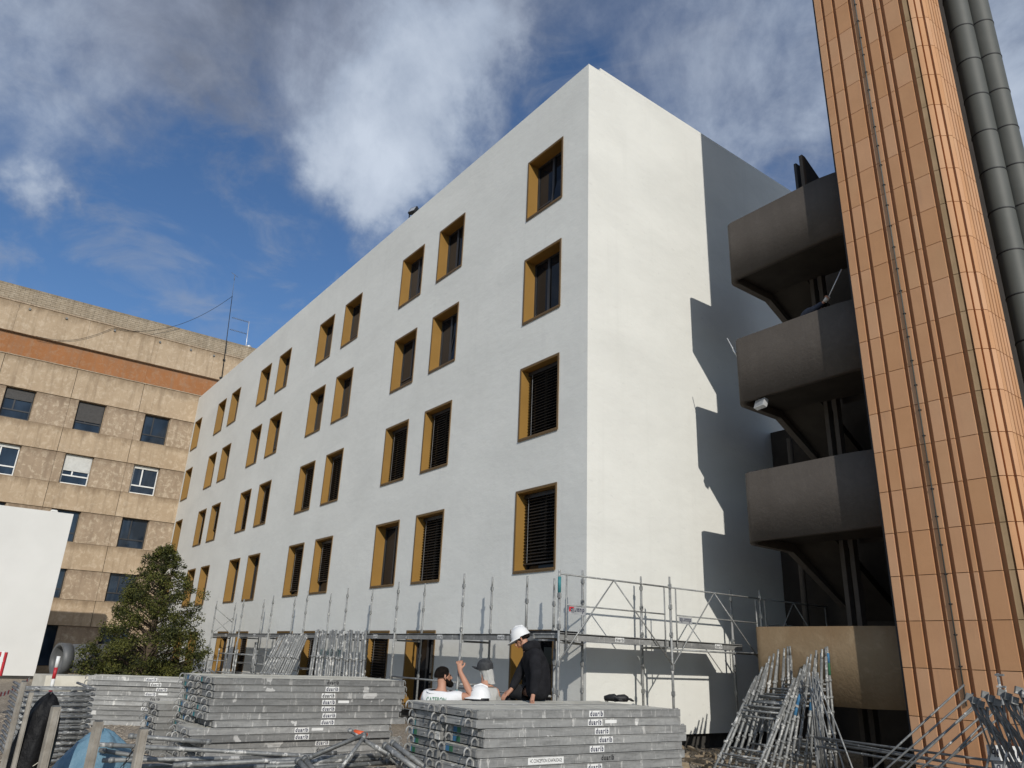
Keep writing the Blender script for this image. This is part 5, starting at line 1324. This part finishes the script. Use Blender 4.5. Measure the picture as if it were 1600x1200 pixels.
for z in (2.85, 2.0):
    q = MB(); q.tube((0, -.1, z), (.0, -1.25, z-.0), .012, 5)
    for k in range(11): y = -.2-.1*k; q.tube((-.14, y, z), (.14, y, z), .006, 4); q.tube((0, y, z-.05), (0, y, z+.07), .006, 4)
    inst('boom', q.mesh('boom', M['galvdark']), ta)
q = MB(); q.lathe([(.02, -.14), (.17, -.05), (.17, .05), (.02, .14)], 10, (.0, .14, 1.15)); inst('junction_box', q.mesh('junction_box', M['alu']), ta)
fl = thing('floodlight', 'small black floodlight tilted on the white roof edge', 'floodlight', (-9.20, .12, ROOF), math.radians(20))
q = MB(); q.path([(0, 0, 0), (0, 0, .14)], .02, 6); q.box(-.17, -.02, .10, -.15, .02, .36); q.box(.15, -.02, .10, .17, .02, .36); q.box(-.17, -.02, .09, .17, .02, .11); inst('bracket', q.mesh('bracket', M['black']), fl)
q = MB(); q.box(-.145, -.05, -.15, .145, .06, .15)
for k in range(5): q.box(-.12+k*.055, .06, -.12, -.10+k*.055, .10, .12)
hd_ = inst('housing', q.mesh('housing', M['black']), fl, (0, 0, .34), (math.radians(-28), 0, 0)); q = MB(); q.box(-.11, -.056, -.11, .11, -.0505, .11); inst('lens', q.mesh('lens', M['alu']), hd_)
fl = thing('floodlight', 'small pale floodlight fixed under the corner of a brown parapet', 'floodlight', (2.32, 2.78, 6.86), math.radians(-12))
q = MB(); q.box(-.02, -.02, -.02, .02, .02, .12); inst('bracket', q.mesh('bracket', M['black']), fl)
q = MB(); q.box(-.14, -.05, -.12, .14, .05, .06); hd_ = inst('housing', q.mesh('housing', M['alu']), fl, (0, 0, -.06), (math.radians(-20), 0, 0)); q = MB(); q.box(-.12, -.054, -.10, .12, -.0505, .04); inst('lens', q.mesh('lens', M['signgrey']), hd_)

# ------------------------------------------------------------------ pebbles and rubble
random.seed(5); q = MB()
for k in range(5200):
    if k < 4000: x = random.uniform(-11, -1.5); y = random.uniform(-10.5, -5.2)
    else: x = random.uniform(1.2, 6.5); y = random.uniform(-2.2, 1.8)
    s_ = random.uniform(.012, .032)*(1.3 if k >= 4000 else 1); vs = [(x+s_*random.uniform(.7, 1.3), y, s_*.4), (x, y+s_*random.uniform(.7, 1.2), s_*.35), (x-s_*random.uniform(.7, 1.3), y, s_*.3), (x, y-s_*random.uniform(.7, 1.2), s_*.4), (x, y, s_*random.uniform(.7, 1.0))]
    q.add(vs, [(0, 1, 4), (1, 2, 4), (2, 3, 4), (3, 0, 4)])
tag(q.build('gravel', M['rock']), 'loose tan gravel stones scattered on the ground', 'gravel', kind='stuff')
q = MB()
for k in range(60):
    x = random.uniform(.15, 2.4); y = random.uniform(-1.6, 2.4); a = random.uniform(0, 3.14); d = Vector((math.cos(a), math.sin(a), random.uniform(-.1, .2)))*random.uniform(.1, .4); z = random.uniform(.03, .16)
    q.obox((x, y, z), d, Vector((-d.y, d.x, 0)).normalized()*random.uniform(.02, .06), (0, 0, random.uniform(.008, .03)))
tag(q.build('rubble', M['timber']), 'scraps of timber and rubble along the foot of the white gable wall', 'rubble', kind='stuff')
for o in bpy.data.objects:
    if '_w' in o: del o['_w']
